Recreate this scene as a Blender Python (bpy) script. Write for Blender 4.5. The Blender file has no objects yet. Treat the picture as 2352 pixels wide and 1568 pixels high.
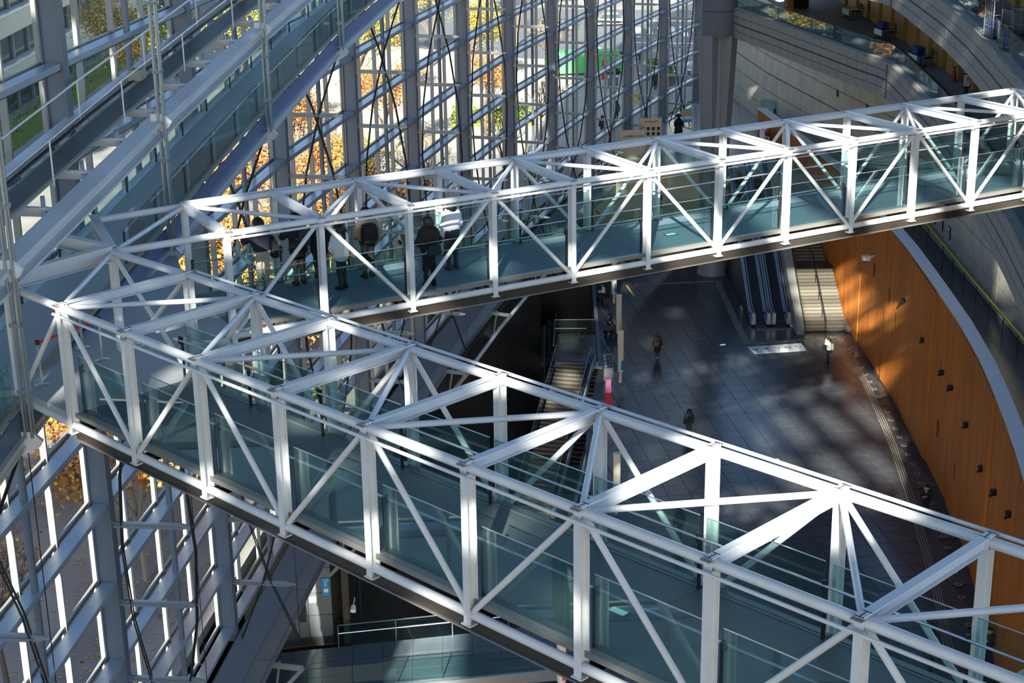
import bpy, math, random
import numpy as np
from mathutils import Vector, Matrix
random.seed(7)
R = random.Random(11)

# ------------------------------------------------------------------ camera, light, exposure
sc = bpy.context.scene
COL = sc.collection
CAMZ, FPX, PITCH, ROLL = 36.0, 3743.0, 0.3326, -0.015
cp, sp = math.cos(PITCH), math.sin(PITCH)
FW = Vector((0, cp, -sp)); UP = Vector((0, sp, cp)); RT = Vector((1, 0, 0))
R2 = RT * math.cos(ROLL) + UP * math.sin(ROLL)
U2 = UP * math.cos(ROLL) - RT * math.sin(ROLL)
cam = bpy.data.cameras.new('camera')
cam.sensor_width = 36.0; cam.lens = FPX * 36.0 / 2352.0
cam.clip_start = 0.1; cam.clip_end = 2000
camo = bpy.data.objects.new('camera', cam); COL.objects.link(camo)
mw = Matrix((( R2.x, U2.x, -FW.x, 0), (R2.y, U2.y, -FW.y, 0), (R2.z, U2.z, -FW.z, CAMZ), (0, 0, 0, 1)))
camo.matrix_world = mw
sc.camera = camo

SUN_DIR = Vector((-0.1405, -0.8954, 0.4226))          # towards the sun: behind the camera, 25 degrees up
world = bpy.data.worlds.new('sky'); sc.world = world
world.use_nodes = True
nt = world.node_tree; nt.nodes.clear()
wo = nt.nodes.new('ShaderNodeOutputWorld'); bg = nt.nodes.new('ShaderNodeBackground')
sky = nt.nodes.new('ShaderNodeTexSky'); sky.sky_type = 'NISHITA'
sky.sun_disc = False; sky.sun_elevation = math.radians(25); sky.sun_rotation = math.radians(180 + 9)
sky.air_density = 1.0; sky.dust_density = 0.6; sky.ozone_density = 3.5
bg.inputs['Strength'].default_value = 0.33
nt.links.new(sky.outputs[0], bg.inputs[0]); nt.links.new(bg.outputs[0], wo.inputs[0])
sun = bpy.data.lights.new('sun', 'SUN'); sun.energy = 20.0; sun.angle = math.radians(0.55); sun.color = (1.0, 0.93, 0.79)
suno = bpy.data.objects.new('sun', sun); COL.objects.link(suno)
suno.rotation_euler = SUN_DIR.to_track_quat('Z', 'Y').to_euler()
vs = sc.view_settings
vs.view_transform = 'Standard'; vs.look = 'None'; vs.exposure = 0.0; vs.gamma = 1.0; vs.use_curve_mapping = False

# ------------------------------------------------------------------ helpers
def ray(x, y):
    d = FW + R2 * ((x - 1176) / FPX) - U2 * ((y - 784) / FPX)
    return d / math.hypot(d.x, d.y)
def gp(x, y, z):                                      # the point of the plane at height z that is seen there
    d = ray(x, y); return Vector((0, 0, CAMZ)) + d * ((z - CAMZ) / d.z)
def ad(x, y, D):                                      # the point at horizontal distance D
    return Vector((0, 0, CAMZ)) + ray(x, y) * D
def V(*a): return Vector(a)
ZUP = V(0, 0, 1)

class MB:
    def __init__(s): s.v = []; s.f = []; s.m = []
    def add(s, vs_, fs, mi=0):
        b = len(s.v); s.v += [tuple(p) for p in vs_]
        s.f += [tuple(b + i for i in f) for f in fs]; s.m += [mi] * len(fs); return s
    def frame(s, c, ax, ay, az, hx, hy, hz, mi=0):    # box from centre, axes and half sizes
        c = Vector(c); ax, ay, az = Vector(ax) * hx, Vector(ay) * hy, Vector(az) * hz
        P = [c + ax * i + ay * j + az * k for k in (-1, 1) for j in (-1, 1) for i in (-1, 1)]
        return s.add(P, [(0, 2, 3, 1), (4, 5, 7, 6), (0, 1, 5, 4), (2, 6, 7, 3), (0, 4, 6, 2), (1, 3, 7, 5)], mi)
    def box(s, c, sz, rz=0, mi=0):
        ca, sa = math.cos(rz), math.sin(rz)
        return s.frame(c, (ca, sa, 0), (-sa, ca, 0), (0, 0, 1), sz[0] / 2, sz[1] / 2, sz[2] / 2, mi)
    def bar(s, p0, p1, w, h, up=ZUP, mi=0, ext=0):    # rectangular bar, h measured along up
        p0, p1 = Vector(p0), Vector(p1); d = p1 - p0; L = d.length; d = d / L
        sd = d.cross(Vector(up)).normalized(); u = sd.cross(d)
        return s.frame((p0 + p1) / 2, d, sd, u, L / 2 + ext, w / 2, h / 2, mi)
    def tube(s, p0, p1, r0, r1=None, n=10, caps=True, mi=0):
        p0, p1 = Vector(p0), Vector(p1); r1 = r0 if r1 is None else r1
        d = (p1 - p0).normalized(); a = d.orthogonal().normalized(); b = d.cross(a)
        ring = [a * math.cos(2 * math.pi * i / n) + b * math.sin(2 * math.pi * i / n) for i in range(n)]
        P = [p0 + q * r0 for q in ring] + [p1 + q * r1 for q in ring]
        F = [(i, (i + 1) % n, n + (i + 1) % n, n + i) for i in range(n)]
        if caps: F += [tuple(range(n - 1, -1, -1)), tuple(range(n, 2 * n))]
        return s.add(P, F, mi)
    def path(s, pts, r, n=8, mi=0):
        for a, b in zip(pts, pts[1:]): s.tube(a, b, r, n=n, mi=mi)
        return s
    def ibeam(s, p0, p1, up, depth, width, tf=.018, tw=.016, ext0=0, ext1=0, mi=0):
        p0, p1 = Vector(p0), Vector(p1); d = (p1 - p0).normalized()
        p0 = p0 - d * ext0; p1 = p1 + d * ext1; u = Vector(up)
        s.bar(p0, p1, tw, depth - 2 * tf, u, mi)
        for q in (1, -1): s.bar(p0 + u * q * (depth - tf) / 2, p1 + u * q * (depth - tf) / 2, width, tf, u, mi)
        return s
    def prism(s, poly, z0, z1, mi=0):
        n = len(poly)
        P = [(p[0], p[1], z0) for p in poly] + [(p[0], p[1], z1) for p in poly]
        F = [(i, (i + 1) % n, n + (i + 1) % n, n + i) for i in range(n)] + [tuple(range(n - 1, -1, -1)), tuple(range(n, 2 * n))]
        return s.add(P, F, mi)
    def lathe(s, c, prof, n=16, mi=0):                # prof: (r, z) bottom to top
        c = Vector(c); P = []
        for r, z in prof: P += [c + V(r * math.cos(2 * math.pi * i / n), r * math.sin(2 * math.pi * i / n), z) for i in range(n)]
        F = []
        for k in range(len(prof) - 1):
            F += [(k * n + i, k * n + (i + 1) % n, (k + 1) * n + (i + 1) % n, (k + 1) * n + i) for i in range(n)]
        F += [tuple(range(n - 1, -1, -1)), tuple(range((len(prof) - 1) * n, len(prof) * n))]
        return s.add(P, F, mi)
    def slab(s, quad, t, mi=0):                       # a quad given a thickness along its normal
        q = [Vector(p) for p in quad]; n = (q[1] - q[0]).cross(q[3] - q[0]).normalized() * t
        P = q + [p + n for p in q]
        return s.add(P, [(3, 2, 1, 0), (4, 5, 6, 7), (0, 1, 5, 4), (1, 2, 6, 5), (2, 3, 7, 6), (3, 0, 4, 7)], mi)
    def build(s, name, mat, parent=None, smooth=False):
        me = bpy.data.meshes.new(name); me.from_pydata(s.v, [], s.f)
        mats = mat if isinstance(mat, (list, tuple)) else [mat]
        for m in mats: me.materials.append(MT[m])
        if len(mats) > 1: me.polygons.foreach_set('material_index', s.m)
        if smooth:
            me.polygons.foreach_set('use_smooth', [True] * len(me.polygons))
            try: me.set_sharp_from_angle(angle=math.radians(40))
            except Exception: pass
        me.update()
        o = bpy.data.objects.new(name, me); COL.objects.link(o)
        if parent is not None: put(o, parent)
        return o

def put(o, parent):
    o.parent = parent
    if parent.type == 'EMPTY': o.matrix_parent_inverse = Matrix.LocRotScale(parent.location, parent.rotation_euler, None).inverted()
def tag(o, label, cat, group=None, kind=None):
    o['label'] = label; o['category'] = cat
    if group: o['group'] = group
    if kind: o['kind'] = kind
    return o
def struct(o): o['kind'] = 'structure'; return o
def empty(name, loc, label=None, cat=None, group=None, rz=0):
    o = bpy.data.objects.new(name, None); COL.objects.link(o)
    o.location = loc; o.rotation_euler = (0, 0, rz); o.empty_display_size = .2
    if label: tag(o, label, cat, group)
    return o
def clone(o, parent=None):
    c = o.copy(); COL.objects.link(c); c.parent = parent
    for ch in list(o.children): clone(ch, c)
    return c

# ------------------------------------------------------------------ materials
MT = {}
def mat(name, col, rough=.5, metal=0., bump=None, noise=None, spec=None, emit=None):
    m = bpy.data.materials.new(name); m.use_nodes = True; n = m.node_tree.nodes; l = m.node_tree.links
    b = n['Principled BSDF']; b.inputs['Base Color'].default_value = (*col, 1); b.inputs['Roughness'].default_value = rough
    b.inputs['Metallic'].default_value = metal
    if spec is not None: b.inputs['Specular IOR Level'].default_value = spec
    if emit: b.inputs['Emission Color'].default_value = (*emit[:3], 1); b.inputs['Emission Strength'].default_value = emit[3]
    if noise:                                          # (scale, other colour, stretch, detail)
        tc = n.new('ShaderNodeTexCoord'); mp = n.new('ShaderNodeMapping'); nz = n.new('ShaderNodeTexNoise'); rp = n.new('ShaderNodeValToRGB')
        mp.inputs['Scale'].default_value = noise[2] if len(noise) > 2 else (1, 1, 1)
        nz.inputs['Scale'].default_value = noise[0]; nz.inputs['Detail'].default_value = noise[3] if len(noise) > 3 else 4
        rp.color_ramp.elements[0].color = (*col, 1); rp.color_ramp.elements[1].color = (*noise[1], 1)
        rp.color_ramp.elements[0].position = .35; rp.color_ramp.elements[1].position = .68
        l.new(tc.outputs['Object'], mp.inputs[0]); l.new(mp.outputs[0], nz.inputs[0]); l.new(nz.outputs[0], rp.inputs[0]); l.new(rp.outputs[0], b.inputs['Base Color'])
    if bump:
        tc = n.new('ShaderNodeTexCoord'); nz = n.new('ShaderNodeTexNoise'); bp = n.new('ShaderNodeBump')
        nz.inputs['Scale'].default_value = bump[0]; bp.inputs['Strength'].default_value = bump[1]; bp.inputs['Distance'].default_value = bump[2]
        l.new(tc.outputs['Object'], nz.inputs[0]); l.new(nz.outputs[0], bp.inputs['Height']); l.new(bp.outputs[0], b.inputs['Normal'])
    MT[name] = m; return m
def glass(name, tint, rough=.02, refl=1.0):
    m = bpy.data.materials.new(name); m.use_nodes = True; n = m.node_tree.nodes; l = m.node_tree.links; n.clear()
    o = n.new('ShaderNodeOutputMaterial'); mx = n.new('ShaderNodeMixShader'); t = n.new('ShaderNodeBsdfTransparent'); g = n.new('ShaderNodeBsdfGlossy')
    fr = n.new('ShaderNodeFresnel'); fr.inputs[0].default_value = 1.45
    mu = n.new('ShaderNodeMath'); mu.operation = 'MULTIPLY'; mu.inputs[1].default_value = refl
    t.inputs[0].default_value = (*tint, 1); g.inputs['Roughness'].default_value = rough; g.inputs[0].default_value = (.95, .98, 1, 1)
    l.new(fr.outputs[0], mu.inputs[0]); l.new(mu.outputs[0], mx.inputs[0]); l.new(t.outputs[0], mx.inputs[1]); l.new(g.outputs[0], mx.inputs[2]); l.new(mx.outputs[0], o.inputs[0])
    MT[name] = m
mat('white_paint', (.74, .77, .80), .38, noise=(3.0, (.68, .71, .74)))
mat('bridge_edge', (.055, .048, .042), .4, .3)
mat('bridge_trim', (.25, .25, .24), .38, .4)
mat('carpet_blue', (.165, .235, .315), .7, noise=(6, (.145, .21, .285)))
mat('perforated', (.13, .17, .18), .5, .2, noise=(90, (.08, .11, .12)))
mat('steel', (.62, .64, .66), .28, .9)
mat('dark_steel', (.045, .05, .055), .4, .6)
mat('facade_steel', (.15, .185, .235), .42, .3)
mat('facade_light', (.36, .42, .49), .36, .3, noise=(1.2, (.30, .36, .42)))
mat('bar_white', (.32, .32, .30), .45, .1)
mat('cable', (.02, .022, .025), .5, .3)
mat('rod', (.36, .42, .48), .3, .7)
mat('ramp_white', (.66, .69, .72), .4, .1, noise=(.8, (.58, .60, .62)))
mat('ramp_blue', (.13, .20, .34), .4, .1)
mat('ramp_deck', (.42, .46, .49), .45)
mat('belt', (.05, .07, .075), .5, noise=(4, (.09, .10, .09), (1, 1, 1)))
mat('tan_rail', (.33, .31, .27), .5)
mat('floor_dark', (.046, .053, .066), .22, noise=(1.6, (.062, .068, .078)))
mat('tile_blue', (.11, .145, .175), .25)
mat('floor_joint', (.025, .028, .032), .4)
mat('floor_pale', (.30, .31, .32), .25)
mat('stone', (.30, .30, .28), .75, noise=(7, (.25, .25, .235)), bump=(30, .2, .01))
mat('stone_warm', (.62, .60, .52), .7, noise=(.8, (.50, .49, .43)))
mat('stone_blue', (.15, .18, .23), .6)
mat('joint_dark', (.05, .05, .048), .8)
mat('carpet_grey', (.21, .205, .215), .9, noise=(14, (.175, .17, .18)))
mat('wood', (.50, .255, .06), .45, noise=(2.5, (.43, .21, .045), (1, 1, .1)))
mat('wood_dark', (.035, .014, .008), .5)
mat('slat_orange', (.56, .19, .022), .5, noise=(3.5, (.36, .10, .012), (1, 1, .05)))
mat('slat_gap', (.10, .028, .006), .7)
mat('coping', (.62, .64, .68), .4)
mat('drum', (.13, .155, .18), .65, 0, spec=.2)
mat('column_paint', (.22, .25, .28), .5, .1)
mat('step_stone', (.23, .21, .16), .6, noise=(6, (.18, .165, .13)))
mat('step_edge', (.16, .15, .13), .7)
mat('black_panel', (.012, .011, .011), .45)
mat('brown_panel', (.03, .025, .023), .5)
mat('metal_panel', (.17, .19, .21), .4, .3)
mat('rubber', (.012, .012, .014), .5)
mat('esc_side', (.34, .46, .62), .3, .3)
mat('yellow', (.72, .58, .05), .5)
mat('tactile', (.34, .30, .20), .5)
mat('red', (.75, .02, .03), .45)
mat('pink', (.80, .25, .48), .5)
mat('cone_red', (.85, .06, .05), .5)
mat('sign_blue', (.02, .22, .52), .4)
mat('sign_white', (.72, .80, .78), .5)
mat('ink', (.02, .02, .025), .6)
mat('lamp_white', (.72, .70, .62), .4)
mat('beige', (.60, .52, .38), .6)
mat('exit_green', (.25, .60, .50), .5, emit=(.4, 1, .8, .5))
mat('ground', (.34, .32, .30), .8, noise=(.35, (.26, .25, .24)))
mat('asphalt', (.15, .17, .20), .7, noise=(.6, (.12, .135, .16)))
mat('paving', (.36, .35, .33), .7, noise=(.25, (.22, .215, .21)))
mat('paving_sunlit', (.62, .58, .48), .8, noise=(.4, (.48, .45, .38)))  # paving with the brightness of sunlight put into its colour
mat('grass', (.10, .16, .025), .9, noise=(3, (.20, .24, .04)))
mat('green_screen', (.10, .62, .16), .6)
mat('leaf_orange', (.62, .26, .06), .6); mat('leaf_gold', (.68, .40, .08), .6); mat('leaf_green', (.20, .28, .05), .6); mat('leaf_rust', (.42, .17, .06), .6)
for k_ in ('leaf_orange', 'leaf_gold', 'leaf_green', 'leaf_rust'):
    MT[k_].node_tree.nodes['Principled BSDF'].inputs['Transmission Weight'].default_value = 0
mat('bark', (.16, .12, .09), .9); mat('bark_pale', (.36, .30, .22), .9)
mat('build_beige', (.60, .58, .48), .7); mat('build_glass', (.04, .07, .07), .15); mat('build_grey', (.30, .32, .32), .7)
mat('car_white', (.75, .77, .80), .25); mat('car_grey', (.25, .28, .32), .25, .4); mat('car_black', (.02, .02, .025), .2); mat('tyre', (.012, .012, .012), .7)
mat('skin', (.52, .32, .22), .5); mat('hair', (.010, .008, .007), .5); mat('navy', (.010, .014, .035), .7); mat('khaki', (.50, .44, .33), .8)
mat('black_cloth', (.009, .009, .011), .8); mat('white_cloth', (.74, .75, .74), .8); mat('pale_shirt', (.70, .74, .86), .8)
mat('charcoal', (.030, .036, .045), .8); mat('tan_cloth', (.33, .23, .17), .8); mat('brown_coat', (.022, .013, .010), .8); mat('brown_bag', (.16, .10, .06), .6)
mat('green_coat', (.02, .05, .045), .8); mat('maroon', (.09, .03, .028), .7); mat('blush', (.55, .36, .32), .7); mat('shoe_brown', (.06, .035, .025), .5)
mat('bronze', (.012, .016, .013), .45, .6); mat('denim', (.10, .14, .22), .8); mat('grey_cloth', (.12, .12, .14), .8)
mat('poster', (.10, .35, .70), .5); mat('poster_gold', (.75, .42, .06), .5); mat('crate_blue', (.01, .03, .22), .5); mat('wood_red', (.30, .11, .03), .5); mat('fire_red', (.30, .02, .012), .4)
glass('facade_glass', (.90, .93, .91), .01, .25)
glass('rail_glass', (.80, .90, .88), .02, .45)
glass('rail_glass_dark', (.76, .88, .87), .02, .7)

# ------------------------------------------------------------------ plan curves
S_ = 1.0438
MUL = [(-13.75, 9.8), (-13.1, 20.3), (-12.4, 30.8), (-11.44, 41.33), (-10.27, 51.93), (-8.89, 62.61), (-7.01, 72.30), (-4.91, 82.63), (-2.55, 92.64),
       (.10, 102.63), (3.03, 111.88), (6.19, 121.61), (9.68, 131.15), (13.41, 140.32), (17.40, 149.44), (21.7, 158.4)]
MUL = [Vector(p) for p in MUL]
NM = len(MUL)
def mtan(i):
    a, b = MUL[max(i - 1, 0)], MUL[min(i + 1, NM - 1)]; return (b - a).normalized()
def mnor(i): t = mtan(i); return Vector((t.y, -t.x))   # towards the hall
def mpt(i, off, z):                                    # fractional mullion index, offset into the hall
    k = min(int(math.floor(i)), NM - 2); k = max(k, 0); f = i - k
    p = MUL[k].lerp(MUL[k + 1], f); n = mnor(k).lerp(mnor(k + 1), f).normalized(); p = p + n * off
    return V(p.x, p.y, z)
DZ = 2.4336
def rowz(r): return CAMZ - (5.752 + r) * DZ
GZ = 7.4                                               # street level
ZB1 = 0.0

class Curve:
    def __init__(s, pts):
        s.p = [Vector(p) for p in pts]; s.l = [0]
        for a, b in zip(s.p, s.p[1:]): s.l.append(s.l[-1] + (b - a).length)
        s.len = s.l[-1]
    def at(s, d):
        d = min(max(d, 0), s.len)
        for i in range(len(s.p) - 1):
            if d <= s.l[i + 1] or i == len(s.p) - 2:
                f = (d - s.l[i]) / (s.l[i + 1] - s.l[i]); return s.p[i].lerp(s.p[i + 1], f)
    def nor(s, d):
        t = (s.at(d + .6) - s.at(d - .6)).normalized(); return Vector((-t.y, t.x))
BALC = Curve([(16.2, 119.4), (17.8, 112.9), (19.0, 107.6), (20.1, 102.8), (21.0, 98.8), (22.04, 95.0), (21.8, 89.8), (21.2, 80.1), (20.55, 73.5), (19.65, 66.5), (18.6, 58.9), (17.4, 51.5), (16.0, 44.5), (14.2, 37.5)])
ORAN = Curve([(20.7, 134), (21.5, 126.5), (22.4, 118), (23.0, 111), (23.15, 106.2), (23.15, 98.0), (23.12, 91.4), (22.85, 84.7), (22.5, 77.7), (22.05, 72.4), (21.5, 68.0), (20.6, 62.0), (19.5, 56.0), (18.2, 50.0)])

# ------------------------------------------------------------------ floors and ground
def inpoly(p, poly):
    x, y = p[0], p[1]; r = False; n = len(poly)
    for i in range(n):
        x1, y1 = poly[i][0], poly[i][1]; x2, y2 = poly[(i + 1) % n][0], poly[(i + 1) % n][1]
        if (y1 > y) != (y2 > y) and x < (x2 - x1) * (y - y1) / (y2 - y1) + x1: r = not r
    return r
FLOOR = [(3.3, 65.0), (3.45, 75.0), (4.25, 88.0), (5.55, 99.0), (5.75, 106), (5.9, 112), (6.2, 122.5), (24.4, 122.5), (24.4, 106.5), (23.3, 98), (23.25, 91.4), (22.95, 84.7), (22.6, 77.7), (22.15, 72.4), (21.6, 68), (20.7, 62), (19.6, 56), (18.3, 50), (16.5, 42), (3.2, 42), (3.2, 58)]
fl = struct(MB().prism(FLOOR, -.6, -.03).build('floor', 'floor_joint'))
ta = 0.13; tx, ty = Vector((math.cos(ta), math.sin(ta))), Vector((-math.sin(ta), math.cos(ta)))
tiles = []
for i in range(-60, 60):
    for j in range(-60, 60):
        c = Vector((14, 85)) + tx * (i * 1.2) + ty * (j * 1.2)
        cs = [c + tx * a + ty * b for a, b in ((-.586, -.586), (.586, -.586), (.586, .586), (-.586, .586))]
        if all(inpoly(q, FLOOR) for q in cs): tiles.append((c, cs))
def seen_key(c):
    q = Vector((c.x, c.y, 0)) - Vector((0, 0, CAMZ)); d = q.dot(FW)
    u, v = 1176 + FPX * q.dot(R2) / d, 784 - FPX * q.dot(U2) / d
    ok = (1380 < u < 2240 and 640 < v < 1560)
    return (not ok, d)
tiles.sort(key=lambda t: seen_key(t[0]))
base = MB().frame((0, 0, -.015), V(tx.x, tx.y, 0), V(ty.x, ty.y, 0), ZUP, .586, .586, .015).build('tile', 'floor_dark', fl)
base.location = (tiles[0][0].x, tiles[0][0].y, 0)
for c, cs in tiles[1:295]:
    o = base.copy(); COL.objects.link(o); o.location = (c.x, c.y, 0)
rest = MB()
for c, cs in tiles[295:]: rest.prism(cs, -.03, 0)
ro = rest.build('tile_field', 'floor_dark', fl); ro['kind'] = 'stuff'
# lower floor of the void, and the street outside
struct(MB().prism([(-14, 40), (9, 40), (9, 124), (-4, 124), (-14, 80)], -6.4, -6.0).build('floor_lower', 'black_panel'))
gr = struct(MB().prism([(-160, -20), (-14.0, -20), *[(p.x - mnor(i).x * .9, p.y - mnor(i).y * .9) for i, p in enumerate(MUL)], (60, 170), (160, 200), (160, 420), (-160, 420)], GZ - .4, GZ).build('ground_outside', 'paving'))
# ground floor of the hall beyond the stairs
GF = [(8.2, 122.9), (16.0, 124.6), (19.6, 120.0), (19.6, 108), (20, 108), (20, 107.4), (27.4, 107.4), (30, 160), (21.5, 158), (17.2, 149.2), (13.3, 140.2), (9.6, 131)]
gf = struct(MB().prism(GF, GZ - .5, GZ).build('floor_ground', 'floor_pale'))
# corridor behind the slatted wall
COR = [(24.0, 107), (23.9, 98), (23.85, 91.4), (23.6, 84.7), (23.25, 77.7), (22.85, 72.4), (22.3, 68), (21.4, 62), (20.3, 56), (19.0, 50), (27.0, 50), (27.4, 107)]
struct(MB().prism(COR, GZ - .4, GZ).build('floor_corridor', 'floor_dark'))
# pale road, crossing and a painted patch of sunlight outside
def flat(name, pts, z, m, parent):
    mb = MB(); mb.prism(pts, z - .02, z); return mb.build(name, m, parent)
flat('road', [(2, 176), (60, 166), (120, 172), (120, 205), (60, 205), (10, 215), (-40, 232), (-110, 250), (-110, 225), (-40, 205)], GZ + .02, 'asphalt', gr)
flat('painted_sun_patch', [(-13, 132), (4, 128), (12, 148), (13, 172), (-16, 196), (-20, 160)], GZ + .012, 'paving_sunlit', gr)  # strong sun on the plaza, painted as a paler polygon
flat('red_paving', [(14, 158), (44, 158), (44, 165), (14, 165)], GZ + .02, 'maroon', gr)
for i in range(10):
    x = 13.6 + i * 1.35
    flat('crossing_stripe', [(x, 190), (x + .7, 190), (x + 1.1, 198), (x + .4, 198)], GZ + .035, 'sign_white', gr)
for x0, y0, x1, y1 in ((10, 183, 12.6, 170), (14, 186, 38, 181), (12, 204, 40, 200)):
    flat('lane_line', [(x0, y0), (x0 + .3, y0), (x1 + .3, y1), (x1, y1)] if abs(x1 - x0) < 5 else [(x0, y0), (x0, y0 + .5), (x1, y1 + .5), (x1, y1)], GZ + .035, 'sign_white', gr)

# ------------------------------------------------------------------ the glass wall on the left
wl = struct(empty('wall_left', (-10.27, 51.93, GZ)))
ROWS = list(range(-10, 7)); ZT = rowz(-10)
for i in range(NM):
    t = mtan(i); n = mnor(i); c = MUL[i]
    mb = MB()
    A = V(n.x, n.y, 0); T = V(t.x, t.y, 0)
    mid = V(c.x, c.y, (GZ - .5 + ZT) / 2); hh = (ZT - GZ + .5) / 2
    mb.frame(mid - A * .02, A, T, ZUP, .24, .13, hh)
    mb.frame(mid + A * .24, A, T, ZUP, .025, .19, hh)
    mb.frame(mid - A * .28, A, T, ZUP, .025, .19, hh)
    mb.build('mullion', 'facade_steel', wl)
GO = -.40                                               # glass line, outside the mullions
def seen(p):
    q = Vector(p) - Vector((0, 0, CAMZ)); d = q.dot(FW)
    if d < 2: return False
    u, v = 1176 + FPX * q.dot(R2) / d, 784 - FPX * q.dot(U2) / d
    return -80 < u < 2432 and -80 < v < 1648
panes = []
for i in range(NM - 1):
    for r in ROWS[:-1]:
        zt, zb = rowz(r), rowz(r + 1)
        for k in range(4):
            a = mpt(i + k / 4, GO, zb); b = mpt(i + (k + 1) / 4, GO, zb); c = (a + b) / 2; c.z = (zt + zb) / 2
            panes.append((not seen(c), c.length, a, b, zb + .10, zt - .04))
    for r in ROWS:
        z = rowz(r)
        a, b = mpt(i, .0, z), mpt(i + 1, .0, z); d = (b - a).normalized()
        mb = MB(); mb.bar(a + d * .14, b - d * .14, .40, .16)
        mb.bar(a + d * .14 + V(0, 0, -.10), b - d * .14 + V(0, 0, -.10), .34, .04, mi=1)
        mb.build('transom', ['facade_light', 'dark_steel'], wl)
        a, b = mpt(i, GO, z + .02), mpt(i + 1, GO, z + .02)
        MB().bar(a, b, .09, .14).build('glazing_rail', 'bar_white', wl)
        if r % 2 == 0:
            st = MB()
            for f in (0, .25, .5, .75): st.bar(mpt(i + f, -.2, z), mpt(i + f, GO, z), .06, .05)
            st.build('glazing_bracket', 'facade_steel', wl)['kind'] = 'stuff'
    for k in range(4):
        a = mpt(i + k / 4, GO, GZ); tt = mtan(i); A = V(mnor(i).x, mnor(i).y, 0)
        MB().frame(V(a.x, a.y, (GZ + ZT) / 2), A, V(tt.x, tt.y, 0), ZUP, .09, .04, (ZT - GZ) / 2).build('glazing_bar', 'bar_white', wl)
    p = mpt(i + .5, .06, 0)
    MB().tube((p.x, p.y, GZ), (p.x, p.y, ZT), .095, n=12).build('tube_post', 'facade_steel', wl, True)
panes.sort(key=lambda q: (q[0], q[1]))
def pane_mb(mb, q):
    _, _, a, b, z0, z1 = q; d = (b - a).normalized(); n = d.cross(ZUP)
    a, b = a + d * .03, b - d * .03
    return mb.add([(a.x, a.y, z0), (b.x, b.y, z0), (b.x, b.y, z1), (a.x, a.y, z1)], [(0, 1, 2, 3)])
for q in panes[:298]: pane_mb(MB(), q).build('pane', 'facade_glass', wl)
mb = MB()
for q in panes[298:]: pane_mb(mb, q)
mb.build('pane_field', 'facade_glass', wl)['kind'] = 'stuff'
# outriggers and bowstring cables in front of every mullion
for i in range(1, NM - 1):
    n = mnor(i); A = V(n.x, n.y, 0); T = V(mtan(i).x, mtan(i).y, 0)
    for r in range(-1 if i > 4 else 1, 6):
        z = rowz(r) - .62
        p0, p1 = mpt(i, .26, z), mpt(i, 2.55, z)
        mb = MB(); mb.bar(p0, p1 - A * .35, .10, .17)
        mb.bar(p0, p1 - A * .35, .20, .035)
        q = p1 - A * .35
        mb.add([q + T * .05 + V(0, 0, .085), q - T * .05 + V(0, 0, .085), q - T * .05 - V(0, 0, .085), q + T * .05 - V(0, 0, .085), p1 + V(0, 0, .03), p1 - V(0, 0, .03)],
               [(0, 1, 4), (2, 3, 5), (1, 2, 5, 4), (3, 0, 4, 5)])
        mb.build('outrigger', 'rod', wl)
    ztop = 23.6 + .95 * (i - 2) if i < 9 else rowz(-2)
    if i >= 9: ztop = rowz(-3)
    zbot = 7.0
    for s, (a0, a1) in enumerate(((2.55, .45), (.45, 2.55))):
        for tw in (-.07, .07):
            pts = []
            for k in range(9):
                f = k / 8; bow = 1 - (2 * f - 1) ** 2
                pts.append(mpt(i, a0 + (a1 - a0) * bow, ztop + (zbot - ztop) * f) + T * tw)
            MB().path(pts, .026, 6).build('cable', 'cable', wl)
    if i < 9: MB().tube(mpt(i, 2.55, ztop), mpt(i, 2.55, zbot), .012, n=5).build('cable', 'cable', wl)

# sill, kerb and service catwalk at the foot of the glass
for i in range(NM - 1):
    a0, b0 = mpt(i, .28, GZ - .25), mpt(i + 1, .28, GZ - .25); a1, b1 = mpt(i, .75, GZ - 1.25), mpt(i + 1, .75, GZ - 1.25)
    for f0, f1 in ((0, .333), (.333, .667), (.667, 1)):
        MB().slab([a0.lerp(b0, f0 + .004), a0.lerp(b0, f1 - .004), a1.lerp(b1, f1 - .004), a1.lerp(b1, f0 + .004)], -.08).build('sill_panel', 'stone_blue', wl)
cw = empty('service_catwalk', mpt(4, 1.9, 5.7), 'grey grating catwalk along the foot of the glass wall', 'catwalk')
for i in range(1, NM - 3):
    for f0, f1 in ((0, .5), (.5, 1)):
        a, b = mpt(i + f0 + .003, .80, 6.1), mpt(i + f1 - .003, .80, 6.1); c, d = mpt(i + f1 - .003, 1.42, 6.1), mpt(i + f0 + .003, 1.42, 6.1)
        MB().slab([a, b, c, d], -.05).build('grating', 'tan_rail', cw)
    MB().bar(mpt(i, 1.46, 6.0), mpt(i + 1, 1.46, 6.0), .06, .28).build('edge_beam', 'metal_panel', cw)
    if i not in (4, 5, 6): MB().tube(mpt(i, 1.9, 5.0), mpt(i + 1, 1.9, 5.0), .12, n=10).build('edge_tube', 'white_paint', cw, True)
    p0, p1, p2 = mpt(i, .4, 6.0), mpt(i, 2.6, 5.85), mpt(i, 1.0, 4.0)
    mb = MB(); mb.bar(p0, p1, .09, .2); mb.bar(p1, p2, .09, .14); mb.bar(p2, mpt(i, .35, 4.6), .09, .14); mb.bar(mpt(i, 1.75, 6.1), mpt(i, 1.5, 4.6), .07, .07)
    mb.build('bracket', 'rod', cw)
    t = mtan(i); T = V(t.x, t.y, 0)
    mb = MB(); mb.add([p0 + T * .02, p1 + T * .02, p2 + T * .02, mpt(i, .35, 4.6) + T * .02], [(0, 1, 2, 3)]).build('bracket_plate', 'rail_glass_dark', cw)

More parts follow.
